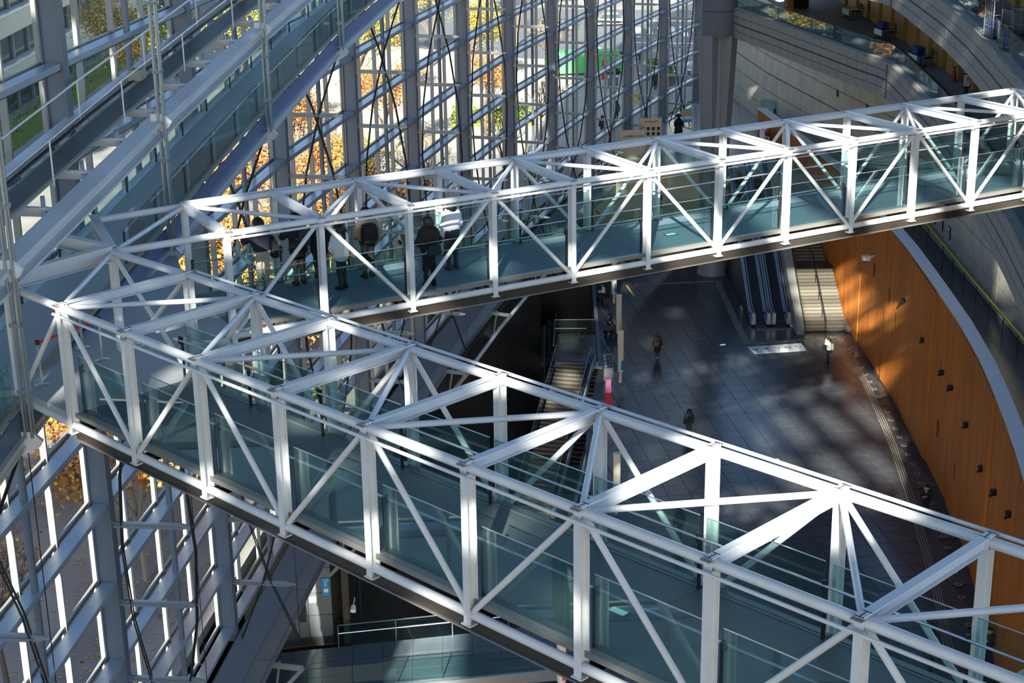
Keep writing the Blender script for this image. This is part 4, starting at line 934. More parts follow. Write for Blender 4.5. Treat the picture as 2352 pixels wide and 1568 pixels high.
# ------------------------------------------------------------------ people
def surface(caps, res=.024, k=.035):
    P0 = np.array([c[0] for c in caps], float); P1 = np.array([c[1] for c in caps], float); r0 = np.array([c[2] for c in caps]); r1 = np.array([c[3] for c in caps])
    rm = np.maximum(r0, r1)[:, None]; lo = np.minimum(P0 - rm, P1 - rm).min(0) - .06; hi = np.maximum(P0 + rm, P1 + rm).max(0) + .06
    n = np.ceil((hi - lo) / res).astype(int) + 1
    g = np.stack(np.meshgrid(*[lo[i] + res * np.arange(n[i]) for i in range(3)], indexing='ij'), -1).reshape(-1, 3)
    def dist(pts, each=False):
        ds = []
        for a, b, ra, rb in zip(P0, P1, r0, r1):
            ab = b - a; t = np.clip(((pts - a) @ ab) / max(ab @ ab, 1e-9), 0, 1); ds.append(np.linalg.norm(pts - a - t[:, None] * ab, axis=1) - (ra + (rb - ra) * t))
        ds = np.array(ds)
        if each: return ds
        m = ds.min(0); return m - k * np.log(np.exp(-(ds - m) / k).sum(0))
    f = dist(g).reshape(n); ins = f < 0
    cell = np.zeros(n - 1, int)
    for a in (0, 1):
        for b in (0, 1):
            for c in (0, 1): cell += ins[a:n[0] - 1 + a, b:n[1] - 1 + b, c:n[2] - 1 + c]
    act = (cell > 0) & (cell < 8); idx = -np.ones(n - 1, int); ijk = np.argwhere(act); idx[act] = np.arange(len(ijk))
    acc = np.zeros((len(ijk), 3)); cnt = np.zeros(len(ijk)); fs = []
    corners = [(a, b, c) for a in (0, 1) for b in (0, 1) for c in (0, 1)]
    for ca in corners:
        for ax in range(3):
            if ca[ax]: continue
            cb = list(ca); cb[ax] = 1; i0 = ijk + np.array(ca); i1 = ijk + np.array(cb)
            fa, fb = f[tuple(i0.T)], f[tuple(i1.T)]; cr = (fa < 0) != (fb < 0); t = np.where(cr, fa / np.where(cr, fa - fb, 1), 0)
            acc += np.where(cr[:, None], i0 + (i1 - i0) * t[:, None], 0); cnt += cr
    vs_ = lo + res * acc / cnt[:, None]
    for ax in range(3):
        o1, o2 = (ax + 1) % 3, (ax + 2) % 3
        sl0 = [slice(None)] * 3; sl1 = [slice(None)] * 3; sl0[ax] = slice(0, -1); sl1[ax] = slice(1, None)
        a, b = ins[tuple(sl0)], ins[tuple(sl1)]; e = np.argwhere(a != b)
        for q in e:
            if q[o1] == 0 or q[o2] == 0 or q[o1] >= n[o1] - 1 or q[o2] >= n[o2] - 1: continue
            d1 = np.zeros(3, int); d1[o1] = 1; d2 = np.zeros(3, int); d2[o2] = 1
            w = [idx[tuple(q - d1 - d2)], idx[tuple(q - d2)], idx[tuple(q)], idx[tuple(q - d1)]]
            fs.append(w if ins[tuple(q)] else w[::-1])
    fc = vs_[np.array(fs)].mean(1); grp = dist(fc, True).argmin(0)
    return vs_, fs, grp
def person(name, label, loc, rz, H=1.7, top='black_cloth', legs='black_cloth', shoes='black_cloth', arms=None, lean=0., head=(0, 0), coat=0., puffy=0., stride=0., hair='short', sit=False, hood=None, sleeves=None, group=None, extras=(), knees=None):
    s = H / 1.72; caps = []; mats_ = []
    def C(a, b, ra, rb, m): caps.append((np.array(a, float), np.array(b, float), ra, rb)); mats_.append(m)
    sl = math.sin(lean)
    sw_ = lambda z, y=0: y + max(0, z - .92) * sl                # forward lean above the hips
    pz = .92 if not sit else .50
    dz_ = pz - .92
    Q = lambda x, y, z: (x, sw_(z, y), z + dz_)
    pf = puffy
    C(Q(-.075, 0, .95), Q(.075, 0, .95), .115, .115, legs if not coat else top)
    C(Q(-.05, 0, 1.08), Q(.05, 0, 1.08), .115 + pf, .115 + pf, top); C(Q(-.085, .0, 1.25), Q(.085, .0, 1.25), .115 + pf, .115 + pf, top); C(Q(-.13, 0, 1.385), Q(.13, 0, 1.385), .075 + pf * .7, .075 + pf * .7, top)
    C(Q(0, 0, 1.38), Q(0, .015, 1.52), .060, .052, 'skin')
    hx, hy = head; hc = np.array(Q(hx, .02 + hy, 1.605))
    C(hc + (0, .0, -.01), hc + (0, .012, .035), .086, .092, 'skin'); C(hc + (0, .035, -.055), hc + (0, .03, -.03), .055, .06, 'skin'); C(hc + (0, .095, -.015), hc + (0, .105, -.03), .014, .018, 'skin')
    for q in (-1, 1): C(hc + (q * .088, -.005, -.005), hc + (q * .088, -.005, .02), .018, .018, 'skin')
    C(hc + (0, -.022, .03), hc + (0, .01, .07), .098, .092, 'hair'); C(hc + (0, -.045, -.03), hc + (0, -.035, .03), .090, .098, 'hair'); C(hc + (-.03, -.05, -.06), hc + (.03, -.05, -.06), .055, .055, 'hair')
    if hair == 'long': C(hc + (0, -.06, 0), hc + (.0, -.09, -.30), .085, .075, 'hair'); C(hc + (-.06, -.04, -.02), hc + (-.09, -.03, -.30), .05, .04, 'hair')
    if hood: C(hc + (-.07, -.06, -.17), hc + (.07, -.06, -.17), .06, .06, hood)
    if coat: C(Q(-.06, 0, .98), Q(-.07, 0, .98 - coat), .13, .15, top); C(Q(.06, 0, .98), Q(.07, 0, .98 - coat), .13, .15, top)
    for q in (-1, 1):
        hipx = q * .095; st_ = stride * q
        if sit: kn = (q * .11, .42, pz + .03); an = (q * .12, .46, .08)
        else: kn = (q * .10, st_ * .5 + .02, .50); an = (q * .105, st_, .085 + (max(0, -st_) * .25))
        C((hipx, 0, pz), kn, .090, .062, legs); C(kn, an, .060, .045, legs); C((an[0], an[1] - .03, an[2] - .035), (an[0] + q * .02, an[1] + .14, an[2] - .045), .042, .036, shoes)
    sleeves = sleeves or top
    arms = arms or (((-.27, -.0, 1.12), (-.28, .06, .88)), ((.27, -.0, 1.12), (.28, .06, .88)))
    fingers = []
    for q, (el, wr_) in zip((-1, 1), arms):
        sh = Q(q * .175, 0, 1.39); el, wr_ = np.array(Q(*el)), np.array(Q(*wr_))
        C(sh, el, .058 + pf * .5, .047 + pf * .5, sleeves); C(el, wr_, .045 + pf * .4, .034 + pf * .3, sleeves)
        d = (wr_ - el) / np.linalg.norm(wr_ - el); C(wr_, wr_ + d * .075, .030, .036, 'skin'); fingers.append((wr_ + d * .085, d, q))
    vs_, fs, grp = surface(caps); ms = sorted(set(mats_)); mb = MB(); mb.v = [tuple(v) for v in vs_]; mb.f = [tuple(int(x) for x in w) for w in fs]; mb.m = [ms.index(mats_[g_]) for g_ in grp]
    sk = ms.index('skin')
    for c, d, q in fingers:
        d = Vector(d); sd = d.cross(V(0, 1, 0)); sd = (sd if sd.length > .2 else d.cross(V(1, 0, 0))).normalized(); cu = sd.cross(d); c = Vector(c)
        for k, (o_, L) in enumerate(((-.027, .065), (-.009, .075), (.009, .07), (.027, .055))):
            a = c + sd * o_; m1 = a + d * L * .5 + cu * .004; mb.tube(a, m1, .0105, .0095, 6, mi=sk); mb.tube(m1, m1 + (d * .8 + cu * .6).normalized() * L * .5, .0095, .0075, 6, mi=sk)
        a = c - d * .06 + sd * (.034 * -q); mb.tube(a, a + (d + sd * (-q * .8)).normalized() * .05, .012, .009, 6, mi=sk)
    e = empty(name, loc, label, 'person', group)
    b = mb.build('body', ms, None, True); b.parent = e
    for nm, m, fn in extras:
        x = MB(); fn(x); o = x.build(nm, m, None, True); o.parent = e
    e.scale = (s, s, s); e.rotation_euler = (0, 0, rz)
    return e
def bag(c, sz, rz=0, strap=None):
    def fn(mb):
        cx_, cy_, cz_ = c; a, b, h = [q / 2 for q in sz]; ca, sa = math.cos(rz), math.sin(rz); P = []
        for z, f in ((-1, .8), (-.75, 1), (.5, .95), (.9, .75), (1, .5)):
            for x, y in ((-1, -.7), (-.7, -1), (.7, -1), (1, -.7), (1, .7), (.7, 1), (-.7, 1), (-1, .7)):
                X, Y = x * a * f, y * b * f; P.append((cx_ + X * ca - Y * sa, cy_ + X * sa + Y * ca, cz_ + z * h))
        mb.add(P, [(r * 8 + i, r * 8 + (i + 1) % 8, r * 8 + 8 + (i + 1) % 8, r * 8 + 8 + i) for r in range(4) for i in range(8)] + [tuple(range(7, -1, -1)), tuple(range(32, 40))])
        for p, q in (strap or ()): mb.tube(p, q, .014, n=6)
    return fn
ZB = 26.54 - 2.402 + .21
BN = math.pi / 2 + .5059 - math.pi / 2                          # bridge heading
FA_ = .5059                                                      # facing +n of the bridge is local +y turned by yaw
def onB(u_, v_): p = gp(u_, v_, ZB); return (p.x, p.y, ZB)
up_arms = (((-.24, .22, 1.12), (-.12, .34, 1.22)), ((.24, .22, 1.12), (.12, .34, 1.22)))
person('person', 'person in navy padded jacket and beige trousers leaning on the bridge rail', onB(608, 664), FA_ + .1, 1.72, 'navy', 'khaki', 'white_cloth', (((-.38, .10, 1.24), (-.30, .34, 1.22)), ((.34, .14, 1.18), (.26, .36, 1.14))), .16, puffy=.05,
       extras=(('shoulder_bag', 'black_cloth', bag((.30, -.05, .98), (.14, .3, .42), 0, (((.24, 0, 1.15), (-.1, .02, 1.42)),))),))
person('person', 'person in long black coat with a small backpack beside the beige trousers', onB(690, 653), FA_ + .15, 1.76, 'black_cloth', 'black_cloth', 'black_cloth', (((-.36, .08, 1.22), (-.16, .26, 1.40)), ((.30, .1, 1.15), (.14, .3, 1.3))), .06, coat=.10, puffy=.03,
       extras=(('backpack', 'charcoal', bag((.06, -.20, 1.20), (.30, .16, .40))), ('bag_strap', 'brown_bag', lambda mb: mb.tube((-.16, -.17, 1.22), (-.03, -.18, 1.08), .012, n=6)), ('charm', 'white_cloth', lambda mb: mb.lathe((-.02, -.27, 1.12), [(.02, 0), (.025, .05), (.01, .08)], 8))))
person('person', 'person in black coat and pale flat shoes half hidden by a bridge post', onB(738, 646), FA_ - .35, 1.66, 'black_cloth', 'black_cloth', 'tan_cloth', (((-.24, .1, 1.12), (-.1, .3, 1.15)), ((.24, .14, 1.1), (.2, .36, 1.2))), .05, coat=.12, puffy=.04,
       extras=(('phone', 'ink', lambda mb: mb.box((.16, .42, 1.22), (.08, .012, .15))),))
person('person', 'woman in white top with long dark hair and brown handbag on the bridge', onB(788, 663), FA_ + .55, 1.60, 'white_cloth', 'charcoal', 'black_cloth', (((-.24, .14, 1.14), (-.12, .16, 1.38)), ((.26, .08, 1.12), (.2, .2, .98))), .0, coat=.06, puffy=.035, hair='long', head=(-.02, .02),
       extras=(('handbag', 'brown_bag', bag((.30, -.08, .93), (.16, .36, .26), 0, (((.30, .04, 1.05), (.2, .0, 1.42)), ((.30, -.18, 1.05), (.2, -.02, 1.42))))),))
person('person', 'person in tan and navy padded jacket with black backpack on the bridge', onB(848, 637), FA_ + .1, 1.74, 'tan_cloth', 'black_cloth', 'black_cloth', (((-.27, .06, 1.12), (-.2, .22, 1.0)), ((.30, -.0, 1.12), (.30, .04, .90))), .03, puffy=.055, hood='tan_cloth',
       extras=(('backpack', 'black_cloth', bag((-.08, -.25, 1.20), (.40, .24, .46), 0, (((.1, -.2, 1.36), (.14, .05, 1.44)), ((-.24, -.2, 1.36), (-.14, .05, 1.44))))), ('jacket_band', 'navy', lambda mb: mb.lathe((0, 0, 1.17), [(.245, 0), (.255, .06), (.245, .12)], 16))))
person('person', 'person in black jacket and black trousers standing with hands together on the bridge', onB(988, 657), FA_ - .05, 1.70, 'black_cloth', 'black_cloth', 'black_cloth', (((-.30, -.02, 1.14), (-.14, -.10, .98)), ((.30, .0, 1.14), (.16, .22, 1.02))), .02, puffy=.03,
       extras=(('shoulder_bag', 'charcoal', bag((.05, -.22, .98), (.34, .12, .26), .0, (((.18, -.18, 1.05), (.12, -.13, 1.40)),))),))
person('person', 'man in pale blue shirt and dark navy trousers at the bridge rail', onB(1040, 618), FA_ + .12, 1.78, 'pale_shirt', 'charcoal', 'shoe_brown', (((-.24, .02, 1.12), (-.22, .06, .90)), ((.27, .04, 1.12), (.16, .28, 1.10))), .0, head=(-.01, .0), puffy=.015,
       extras=(('lanyard', 'navy', lambda mb: mb.path([V(-.07, -.05, 1.46), V(0, -.075, 1.45), V(.07, -.05, 1.46)], .008, 6)), ('belt', 'ink', lambda mb: mb.lathe((0, 0, .985), [(.175, 0), (.175, .04)], 14))))
person('person', 'person in brown coat with maroon shoulder bag walking over the concourse', (9.5, 100.46, 0), .12, 1.70, 'brown_coat', 'charcoal', 'white_cloth', None, .03, coat=.40, puffy=.03, stride=.14,
       extras=(('shoulder_bag', 'maroon', bag((-.10, -.22, 1.02), (.34, .12, .30), 0, (((.05, -.18, 1.15), (.15, -.05, 1.44)),))),))
person('person', 'person in cream hoodie with pink backpack raising both arms near the floor guide', (20.42, 99.05, 0), 1.35, 1.62, 'white_cloth', 'black_cloth', 'black_cloth', (((-.26, .22, 1.46), (-.10, .22, 1.62)), ((.26, .22, 1.46), (.10, .22, 1.62))), .0, puffy=.04, hood='white_cloth',
       extras=(('backpack', 'blush', bag((0, -.24, 1.20), (.30, .18, .42))), ('phone', 'ink', lambda mb: mb.box((0, .33, 1.62), (.16, .012, .08)))))
person('person', 'person in black suit looking down at a phone by the orange wall', (21.05, 75.97, 0), 2.6, 1.70, 'black_cloth', 'black_cloth', 'black_cloth', (((-.24, .06, 1.12), (-.08, .26, 1.18)), ((.24, .06, 1.12), (.10, .24, 1.12))), .04, head=(0, .05), puffy=.015,
       extras=(('shirt_front', 'white_cloth', lambda mb: mb.box((0, .125, 1.36), (.07, .03, .16))), ('phone', 'ink', lambda mb: mb.box((0, .36, 1.18), (.07, .02, .13))), ('umbrella', 'charcoal', lambda mb: mb.tube((-.26, .02, .9), (-.3, .1, .3), .03, .01))))
person('person', 'person in green hooded jacket with black backpack above the bridge tube', (10.11, 86.9, 0), .1, 1.68, 'green_coat', 'charcoal', 'black_cloth', None, .03, puffy=.05, hood='green_coat', stride=.12,
       extras=(('backpack', 'black_cloth', bag((0, -.23, 1.22), (.30, .18, .44))),))
person('person', 'person in black suit walking behind the near bridge', (8.2, 73.6, 0), .2, 1.74, 'black_cloth', 'black_cloth', 'black_cloth', None, .03, stride=.14, puffy=.015, extras=(('collar', 'white_cloth', lambda mb: mb.lathe((0, 0, 1.455), [(.066, 0), (.066, .03)], 12)),))
def floorpt(u_, v_): p = gp(u_, v_, 0); return (p.x, p.y, 0)
person('person', 'person in dark clothes leaning forward under the right end of the near bridge', floorpt(2138, 1515), .8, 1.7, 'navy', 'charcoal', 'black_cloth', None, .2)
person('person', 'person in dark coat seen through the bridge glass at the right edge', floorpt(2268, 1520), 2.4, 1.66, 'black_cloth', 'black_cloth', 'black_cloth', (((-.24, .06, 1.12), (-.08, .26, 1.18)), ((.24, .06, 1.12), (.10, .24, 1.12))), .05)
person('person', 'seated person in dark jacket with laptop on the bench', (6.85, 105.9, 0), 1.5, 1.68, 'black_cloth', 'denim', 'black_cloth', (((-.22, .12, 1.14), (-.1, .34, 1.08)), ((.22, .12, 1.14), (.1, .34, 1.08))), .15, sit=True, extras=(('laptop', 'metal_panel', lambda mb: mb.box((0, .42, .68), (.32, .24, .03))),))
person('person', 'seated person in grey jacket with yellow bag on the bench', (6.85, 104.7, 0), 1.6, 1.68, 'grey_cloth', 'black_cloth', 'black_cloth', (((-.22, .12, 1.14), (-.1, .34, 1.0)), ((.22, .12, 1.14), (.1, .34, 1.0))), .2, sit=True, extras=(('bag', 'yellow', bag((.3, .1, .55), (.16, .3, .28))),))
person('person', 'seated person in white shirt and dark vest on the bench close under the farther bridge', (6.75, 113.1, 0), 1.4, 1.66, 'white_cloth', 'black_cloth', 'black_cloth', (((-.22, .12, 1.14), (-.1, .34, 1.1)), ((.22, .12, 1.14), (.1, .34, 1.1))), .1, sit=True)
def outp(u_, v_): p = gp(u_, v_, GZ); return (p.x, p.y, GZ)
person('person', 'person in dark coat walking on the pale paving outside', outp(1505, 205), .1, 1.75, 'charcoal', 'navy', 'black_cloth', None, 0, coat=.12, stride=.16)
person('person', 'person in navy jacket just outside the glass wall', outp(1416, 277), .15, 1.75, 'denim', 'navy', 'black_cloth', None, 0, coat=.05, stride=.12)
person('person', 'person in dark jacket outside behind the lower facade panes', outp(1383, 312), .3, 1.7, 'charcoal', 'navy', 'black_cloth', None, 0, stride=.1)
person('person', 'person in dark clothes among the bollards outside', outp(1426, 157), .1, 1.7, 'black_cloth', 'black_cloth', 'black_cloth', None, 0, stride=.12)
person('person', 'person in black near the far crossing outside', outp(1470, 146), .1, 1.7, 'black_cloth', 'charcoal', 'black_cloth', None, 0, stride=.12)
person('person', 'person in dark coat by the green van outside', outp(1388, 155), .4, 1.7, 'black_cloth', 'black_cloth', 'black_cloth', None, 0, stride=.1)
person('person', 'person in white shirt low outside seen between bridge posts', outp(922, 612), 1.2, 1.65, 'white_cloth', 'white_cloth', 'black_cloth', None, .1)

# ------------------------------------------------------------------ trees, street, houses
def make_tree(seed, h, spread, nleaf, mats, bark, bare=False):
    rr = random.Random(seed); mb = MB(); tips = []
    def grow(p, d, L, r, lev):
        q = p + d * L; mb.tube(p, q, r, r * .68, n=6 if lev < 2 else 4, caps=False)
        if lev >= 4: tips.append(q); return
        if lev >= 2: tips.append(q)
        for _ in range(3 if lev else 5):
            nd = (d + V(rr.uniform(-1, 1), rr.uniform(-1, 1), rr.uniform(-.25, .7)) * (.75 if lev else .7)).normalized()
            grow(q - d * L * rr.uniform(0, .25), nd, L * rr.uniform(.62, .8), r * .6, lev + 1)
    grow(V(0, 0, 0), V(rr.uniform(-.08, .08), rr.uniform(-.08, .08), 1), h * .30, h * .016, 0)
    lf = MB()
    for _ in range(nleaf):
        c = rr.choice(tips) + V(rr.gauss(0, .42), rr.gauss(0, .42), rr.gauss(0, .34)) * spread
        a = V(rr.uniform(-1, 1), rr.uniform(-1, 1), rr.uniform(-.6, .6)).normalized(); b = a.orthogonal().normalized(); b = (b * math.cos(rr.random() * 6) + a.cross(b) * math.sin(rr.random() * 6)); s = rr.uniform(.05, .11)
        lf.add([c - a * s, c + b * s * .7, c + a * s, c - b * s * .7], [(0, 1, 2, 3)], rr.choices(range(len(mats)), [5, 3, 2][:len(mats)])[0])
    return mb, lf, mats, bark
PROTO = {}
def tree(kind, p, label, s, rz, group='street trees outside the glass wall'):
    if kind not in PROTO:
        spec = {'orange': (3, 8.5, 1.05, 11000, ['leaf_orange', 'leaf_gold', 'leaf_rust'], 'bark_pale'), 'rust': (5, 9.0, 1.05, 4200, ['leaf_rust', 'leaf_orange'], 'bark'),
                'sparse': (21, 8.0, .9, 800, ['leaf_orange', 'leaf_gold', 'leaf_rust'], 'bark'), 'bare': (9, 9.0, 1.0, 260, ['leaf_gold', 'leaf_rust'], 'bark'), 'green': (12, 8.0, 1.2, 7000, ['leaf_green', 'leaf_gold'], 'bark'), 'gold': (15, 10, 1.3, 9000, ['leaf_gold', 'leaf_green'], 'bark')}[kind]
        PROTO[kind] = make_tree(*spec); e = empty('tree', (0, 0, 0))
        mb, lf, ms, bk_ = PROTO[kind]; t = mb.build('trunk', bk_, e, True); f = lf.build('foliage', ms, e); f['kind'] = 'stuff'; PROTO[kind] = e
    else: e = clone(PROTO[kind])
    e.location = p; e.scale = (s, s, s); e.rotation_euler = (0, 0, rz); tag(e, label, 'tree', group); return e
def out(i, off): q = mpt(i, -off, GZ); return q
TL = [('orange', 4.3, 4.2, 1.15, 'orange leaved tree behind the people at the bridge rail'), ('orange', 5.0, 7.0, 1.3, 'dense orange tree left of the crossing cables behind the far bridge'),
      ('orange', 5.6, 4.2, 1.2, 'orange tree close to the glass above the farther bridge'), ('orange', 6.2, 8.0, 1.3, 'orange tree set back between two facade posts'), ('sparse', 3.5, 6.0, .9, 'golden orange tree low behind the ramp'),
      ('orange', 4.6, 11, 1.3, 'wide golden tree farther back behind the orange trees'), ('orange', 6.9, 5.0, 1.1, 'orange tree at the third facade bay from the ramp'), ('rust', 5.5, 13, 1.4, 'broad rust tree far back behind the ramp railing'),
      ('rust', 6.7, 11, 1.2, 'thin rust leaved tree at the middle of the glass wall'), ('rust', 7.4, 6.0, 1.15, 'sparse rust tree behind the second facade bay from the ramp'), ('rust', 7.9, 11, 1.3, 'taller rust tree standing back on the plaza'), ('orange', 7.9, 15, 1.2, 'small orange tree between rust trees on the plaza'),
      ('rust', 8.2, 4.5, .95, 'rust tree close to the glass in the fourth bay from the ramp'), ('gold', 8.9, 9.0, .8, 'small golden tree behind the nearly bare trees'), ('bare', 8.5, 5.0, .95, 'nearly bare tree in the middle bays of the glass'), ('bare', 9.2, 6.5, 1.0, 'nearly bare tree with upright branches near the green van'), ('bare', 10.4, 5.0, .9, 'bare young tree left of the walking people outside'), ('bare', 12.0, 7.5, .8, 'bare small tree near the crossing outside'),
      ('sparse', 2.35, 4.0, .7, 'orange tree low in the left corner outside the glass')]
for i, (k, a, o_, s, lb_) in enumerate(TL): tree(k, out(a, o_), lb_, s, i * 1.7)
for i, (k, x, y, s, lb_) in enumerate((('gold', -14, 150, 1.1, 'golden tree on the sunlit plaza at the top centre'), ('gold', -8, 172, 1.2, 'golden tree farther back on the sunlit plaza'), ('green', -20, 138, 1.0, 'green tree behind the orange trees'), ('gold', 1, 185, 1.2, 'tall golden tree at the upper edge beyond the plaza'), ('green', -26, 160, 1.2, 'green tree near the neighbouring building'),
                                ('rust', -10, 128, 1.1, 'rusty tree in the middle distance of the plaza'), ('rust', -16, 118, 1.1, 'rusty tree behind the ramp handrail'), ('bare', 4, 160, 1.0, 'bare tree in front of the pale road'), ('gold', -34, 150, 1.2, 'golden tree beside the neighbouring building'), ('gold', -4, 158, 1.0, 'golden tree on the plaza left of the green van'), ('gold', -3, 200, 1.3, 'tall golden tree across the road at the top edge'), ('gold', 6, 215, 1.3, 'golden tree on the far pavement behind the white cars'), ('rust', -2, 136, 1.0, 'thin rust tree near the yellow green bed'), ('gold', -13, 196, 1.2, 'golden tree far left across the road'))):
    tree(k, V(x, y, GZ), lb_, s, i * 2.1)
# planting beds
def bed(pts, label, h=.5):
    e = empty('planting_bed', V(pts[0][0], pts[0][1], GZ), label, 'planter'); MB().prism(pts, GZ, GZ + .3).build('soil', 'grass', e)
    rr = random.Random(len(label)); mb = MB(); xs = [p[0] for p in pts]; ys = [p[1] for p in pts]; n = 0
    while n < 700:
        q = (rr.uniform(min(xs), max(xs)), rr.uniform(min(ys), max(ys)))
        if not inpoly(q, pts): continue
        n += 1; c = V(q[0], q[1], GZ + .3 + rr.random() * h); a = V(rr.uniform(-1, 1), rr.uniform(-1, 1), rr.uniform(0, 1)).normalized() * .22; b = a.orthogonal().normalized() * .12; mb.add([c - a, c + b, c + a, c - b], [(0, 1, 2, 3)], rr.randrange(2))
    f = mb.build('leaves', ['leaf_green', 'grass'], e); f['kind'] = 'stuff'
def qd(i0, i1, o0, o1): return [tuple(out(i0, o0).xy), tuple(out(i1, o0).xy), tuple(out(i1, o1).xy), tuple(out(i0, o1).xy)][::-1]
bed(qd(5.9, 6.5, 3.0, 6.0), 'green bed below the orange trees outside'); bed(qd(8.6, 9.3, 3.5, 6.0), 'green shrub bed in the middle bays outside'); bed(qd(10.6, 11.1, 2.5, 4.0), 'dark green shrub bed by the paving near the walkers'); bed([(14.2, 163), (16.6, 163), (16.6, 168), (14.2, 168)], 'dark green shrubs near the zebra crossing', .9); bed([(-5, 140), (2, 140), (2, 146), (-5, 146)], 'yellow green bed on the plaza')
lvs = MB(); rr = random.Random(5)
for _ in range(2600):
    q = out(rr.uniform(1.5, 9), abs(rr.gauss(0, 5)) + 1.2); a = V(rr.uniform(-1, 1), rr.uniform(-1, 1), 0).normalized() * .09; b = V(-a.y, a.x, 0) * .7; c = q + V(0, 0, .03); lvs.add([c - a, c - b, c + a, c + b], [(0, 1, 2, 3)])
tag(lvs.build('fallen_leaves', 'leaf_gold'), 'yellow leaves scattered over the paving outside', 'leaves', kind='stuff')
def car(p, rz, m, label, L=4.4, W_=1.75, H_=1.45, van=False):
    e = empty('van' if van else 'car', p, label, 'van' if van else 'car', rz=rz); X = V(math.cos(rz), math.sin(rz), 0); Y = V(-X.y, X.x, 0)
    def prof(pts, w0, w1, m_, nm):
        mb = MB(); n = len(pts); P = [p + X * a + Y * (-w0 if z < 1 else -w1) + V(0, 0, z) for a, z in pts] + [p + X * a + Y * (w0 if z < 1 else w1) + V(0, 0, z) for a, z in pts]
        mb.add(P, [tuple(range(n)), tuple(range(2 * n - 1, n - 1, -1))] + [(i, i + n, (i + 1) % n + n, (i + 1) % n) for i in range(n)]).build(nm, m_, e)
    h = L / 2
    prof([(-h, .3), (h, .3), (h, .7), (h - .9 if not van else h - .2, .95), (-h + .1, .95)], W_ / 2, W_ / 2, m, 'body')
    top = [(-h + .3, .95), (h - 1.2, .95), (h - 1.9, H_), (-h + .8, H_)] if not van else [(-h, .95), (h - .2, .95), (h - .6, H_), (-h, H_)]
    prof(top, W_ / 2 - .08, W_ / 2 - .16, m if van else 'build_glass', 'cabin'); 
    if not van: MB().frame(p + X * -.35 + V(0, 0, H_), X, Y, ZUP, .75, W_ / 2 - .2, .03).build('roof', m, e)
    else: MB().frame(p + X * (h - .38) + V(0, 0, 1.35), (X + V(0, 0, -.6)).normalized(), Y, ZUP, .05, W_ / 2 - .2, .3).build('windscreen', 'build_glass', e)
    for a in (-h + .8, h - .8):
        for b in (-1, 1): c = p + X * a + Y * (b * (W_ / 2 - .1)) + V(0, 0, .32); MB().tube(c - Y * .1, c + Y * .1, .32, n=14).build('wheel', 'tyre', e)
car(V(5.5, 196, GZ), .25, 'car_white', 'white car stopped at the crossing outside'); car(V(13.0, 200, GZ), .1, 'car_white', 'white car near the zebra stripes outside'); car(V(24, 186, GZ), 1.2, 'car_black', 'black car at the upper right of the glass wall'); car(V(-3, 206, GZ), .25, 'car_grey', 'grey car far along the road')
car(gp(1345, 178, GZ) + V(0, 2, 0), .15, 'green_screen', 'bright green van parked on the plaza', 8.0, 2.0, 2.4, True); tag(MB().box(gp(1388, 182, GZ) + V(0, 0, 1.0), (.5, .5, 2.0)).build('red_sign_box', 'red'), 'red box sign next to the green van', 'sign')
for i, (u_, v_) in enumerate(((1551, 186), (1583, 182), (1470, 190), (1416, 197), (1400, 198))):
    p = gp(u_, v_, GZ); b = empty('bollard', p, 'grey bollard outside, %s counted from the column side' % ('second', 'first', 'third', 'fourth', 'fifth')[i], 'bollard', 'bollards on the plaza'); MB().lathe(p, [(.17, 0), (.17, .85)], 12).build('shaft', 'metal_panel', b, True); MB().lathe(p, [(.19, .85), (.19, .95)], 12).build('cap', 'car_white', b, True)
p = gp(1467, 236, GZ); af = empty('pavement_sign', p, 'yellow sandwich board with blue round mark outside', 'sign'); MB().add([p + V(-.45, -.3, 0), p + V(.45, -.3, 0), p + V(.35, 0, 1.1), p + V(-.35, 0, 1.1), p + V(-.45, .3, 0), p + V(.45, .3, 0)], [(0, 1, 2, 3), (4, 3, 2, 5), (0, 3, 4), (1, 5, 2), (0, 4, 5, 1)]).build('board', 'yellow', af); MB().add([p + V(-.05, -.28, .3), p + V(.38, -.28, .3), p + V(.33, -.1, .9), p + V(-.05, -.1, .9)], [(0, 1, 2, 3)]).build('face', 'sign_blue', af)
# neighbouring building on the left
nb = empty('office_building', (-62, 150, GZ), 'office building with beige bands and dark windows left of the plaza', 'building')
MB().prism([(-46, 60), (-46, 230), (-80, 230), (-80, 60)], GZ, 60).build('core', 'build_glass', nb)
for k in range(11):
    z = GZ + 2.6 + k * 4.6
    MB().prism([(-45.2, 58), (-45.2, 232), (-46.2, 232), (-46.2, 58)], z, z + 2.0).build('spandrel', 'build_beige', nb)
    MB().prism([(-45.0, 58), (-45.0, 232), (-45.25, 232), (-45.25, 58)], z + 1.85, z + 2.05).build('ledge', 'car_white', nb)
for k in range(34): MB().box((-45.9, 62 + k * 5, 32), (.3, .25, 50)).build('window_post', 'build_grey', nb)
bed([(-44.5, 90), (-41, 90), (-41, 220), (-44.5, 220)], 'green hedge along the neighbouring building', 1.6)
shade_blk = empty('shade_block', (-42, -60, GZ), 'plain grey unseen block added to shade the paving outside', 'building')  # out of view, added only to keep sun off the paving at lower left
MB().prism([(-60, -90), (-26.5, -90), (-26.5, -30), (-60, -30)], GZ, 54).build('core', 'build_grey', shade_blk)
for k in range(9): MB().prism([(-60.2, -90.2), (-26.3, -90.2), (-26.3, -29.8), (-60.2, -29.8)], GZ + 2.6 + k * 5, GZ + 4.4 + k * 5).build('window_band', 'build_glass', shade_blk)
b3 = empty('distant_block', (20, 330, GZ), 'pale distant office block beyond the road', 'building')
MB().prism([(-60, 300), (90, 300), (90, 330), (-60, 330)], GZ, 55).build('core', 'build_beige', b3)
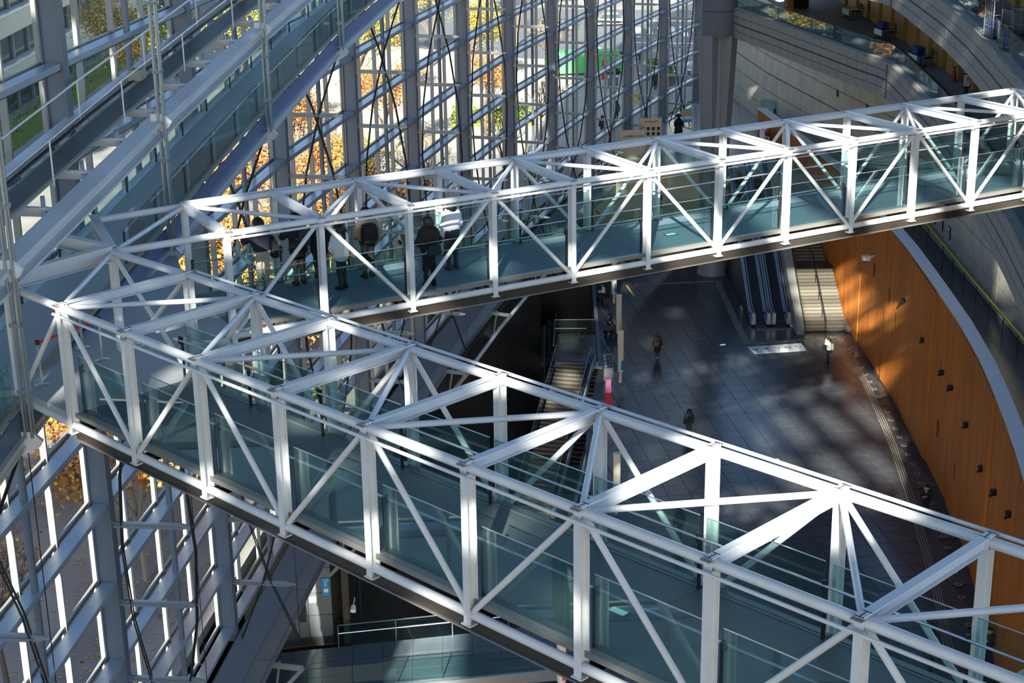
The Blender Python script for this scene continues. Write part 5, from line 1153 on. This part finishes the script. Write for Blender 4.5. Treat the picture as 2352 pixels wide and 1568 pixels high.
for k in range(9): MB().prism([(-60, 299.5), (90, 299.5), (90, 300.2), (-60, 300.2)], GZ + 3 + k * 5, GZ + 5.4 + k * 5).build('window_band', 'build_glass', b3)

# ------------------------------------------------------------------ unseen roof of the hall: gaps and bars shaped to throw sun patches
def sun_gap(x, y):
    def inn(a, b, c, d): return a <= x <= b and c <= y <= d
    shade_bar = lambda v, sp_, w_: (v % sp_) < w_
    dg = (y + 1.3 * x)
    if x < -11.0 + .06 * (y - 22) and y > 22: return True
    d = y - .54 * (x + 5)
    if -6 <= x <= 14 and -19.3 < d < -11.2: return not shade_bar(x + .2 * y, 3.4, 1.15)
    if (x + 4.9) ** 2 + (y + 33.2) ** 2 < 4.4: return True
    if inn(-3.4, 4.6, -33.5, -15.5): return not (shade_bar(x + .22 * y, 2.6, .9) or shade_bar(y - .3 * x, 6.5, .9))
    if inn(3.0, 7.2, -4, 5.5): return not (shade_bar(y, 3.2, .7))
    if inn(4.6, 9.0, -29, -4): return not (shade_bar(y - 2.4 * x, 6.5, 3.0) or shade_bar(y + .6 * x, 9.0, 1.6))
    if inn(-16, -5.0, -23, -12): return not (shade_bar(x + .3 * y, 2.5, 1.45) or shade_bar(y, 3.1, 1.3))
    if inn(-20, -7.6, -40, -23): return not (shade_bar(x + .3 * y, 2.4, 1.45) or shade_bar(y - .2 * x, 2.9, 1.5))
    if inn(-22, -14.5, -18, 75): return not (shade_bar(x, 3.1, 2.1) or shade_bar(y + .4 * x, 5.2, 3.4))
    if inn(11.0, 15, 5, 48): return not (shade_bar(y - 2.2 * x, 5.4, 3.6) or shade_bar(x, 2.4, .6))
    if inn(7.3, 10.6, 45, 61): return not shade_bar(y - 2.0 * x, 4.4, 1.9)
    if inn(-14, -5, -10, 40): return not (shade_bar(x + .5 * y, 5.5, 4.4) or shade_bar(y, 6.3, 5.0))
    return False
ce = MB(); ST = .3; NXR = 180
for j in range(567):
    y = -95 + j * ST; run = None
    for i in range(NXR + 1):
        x = -22 + i * ST
        s_ = i == NXR or sun_gap(x + ST / 2, y + ST / 2) or (x < -20 and y < -40)
        if not s_ and run is None: run = x
        if s_ and run is not None: ce.box(((run + x) / 2, y + ST / 2, 52.15), (x - run, ST, .3)); run = None
ce.build('dapple_roof', 'facade_steel')['kind'] = 'structure'
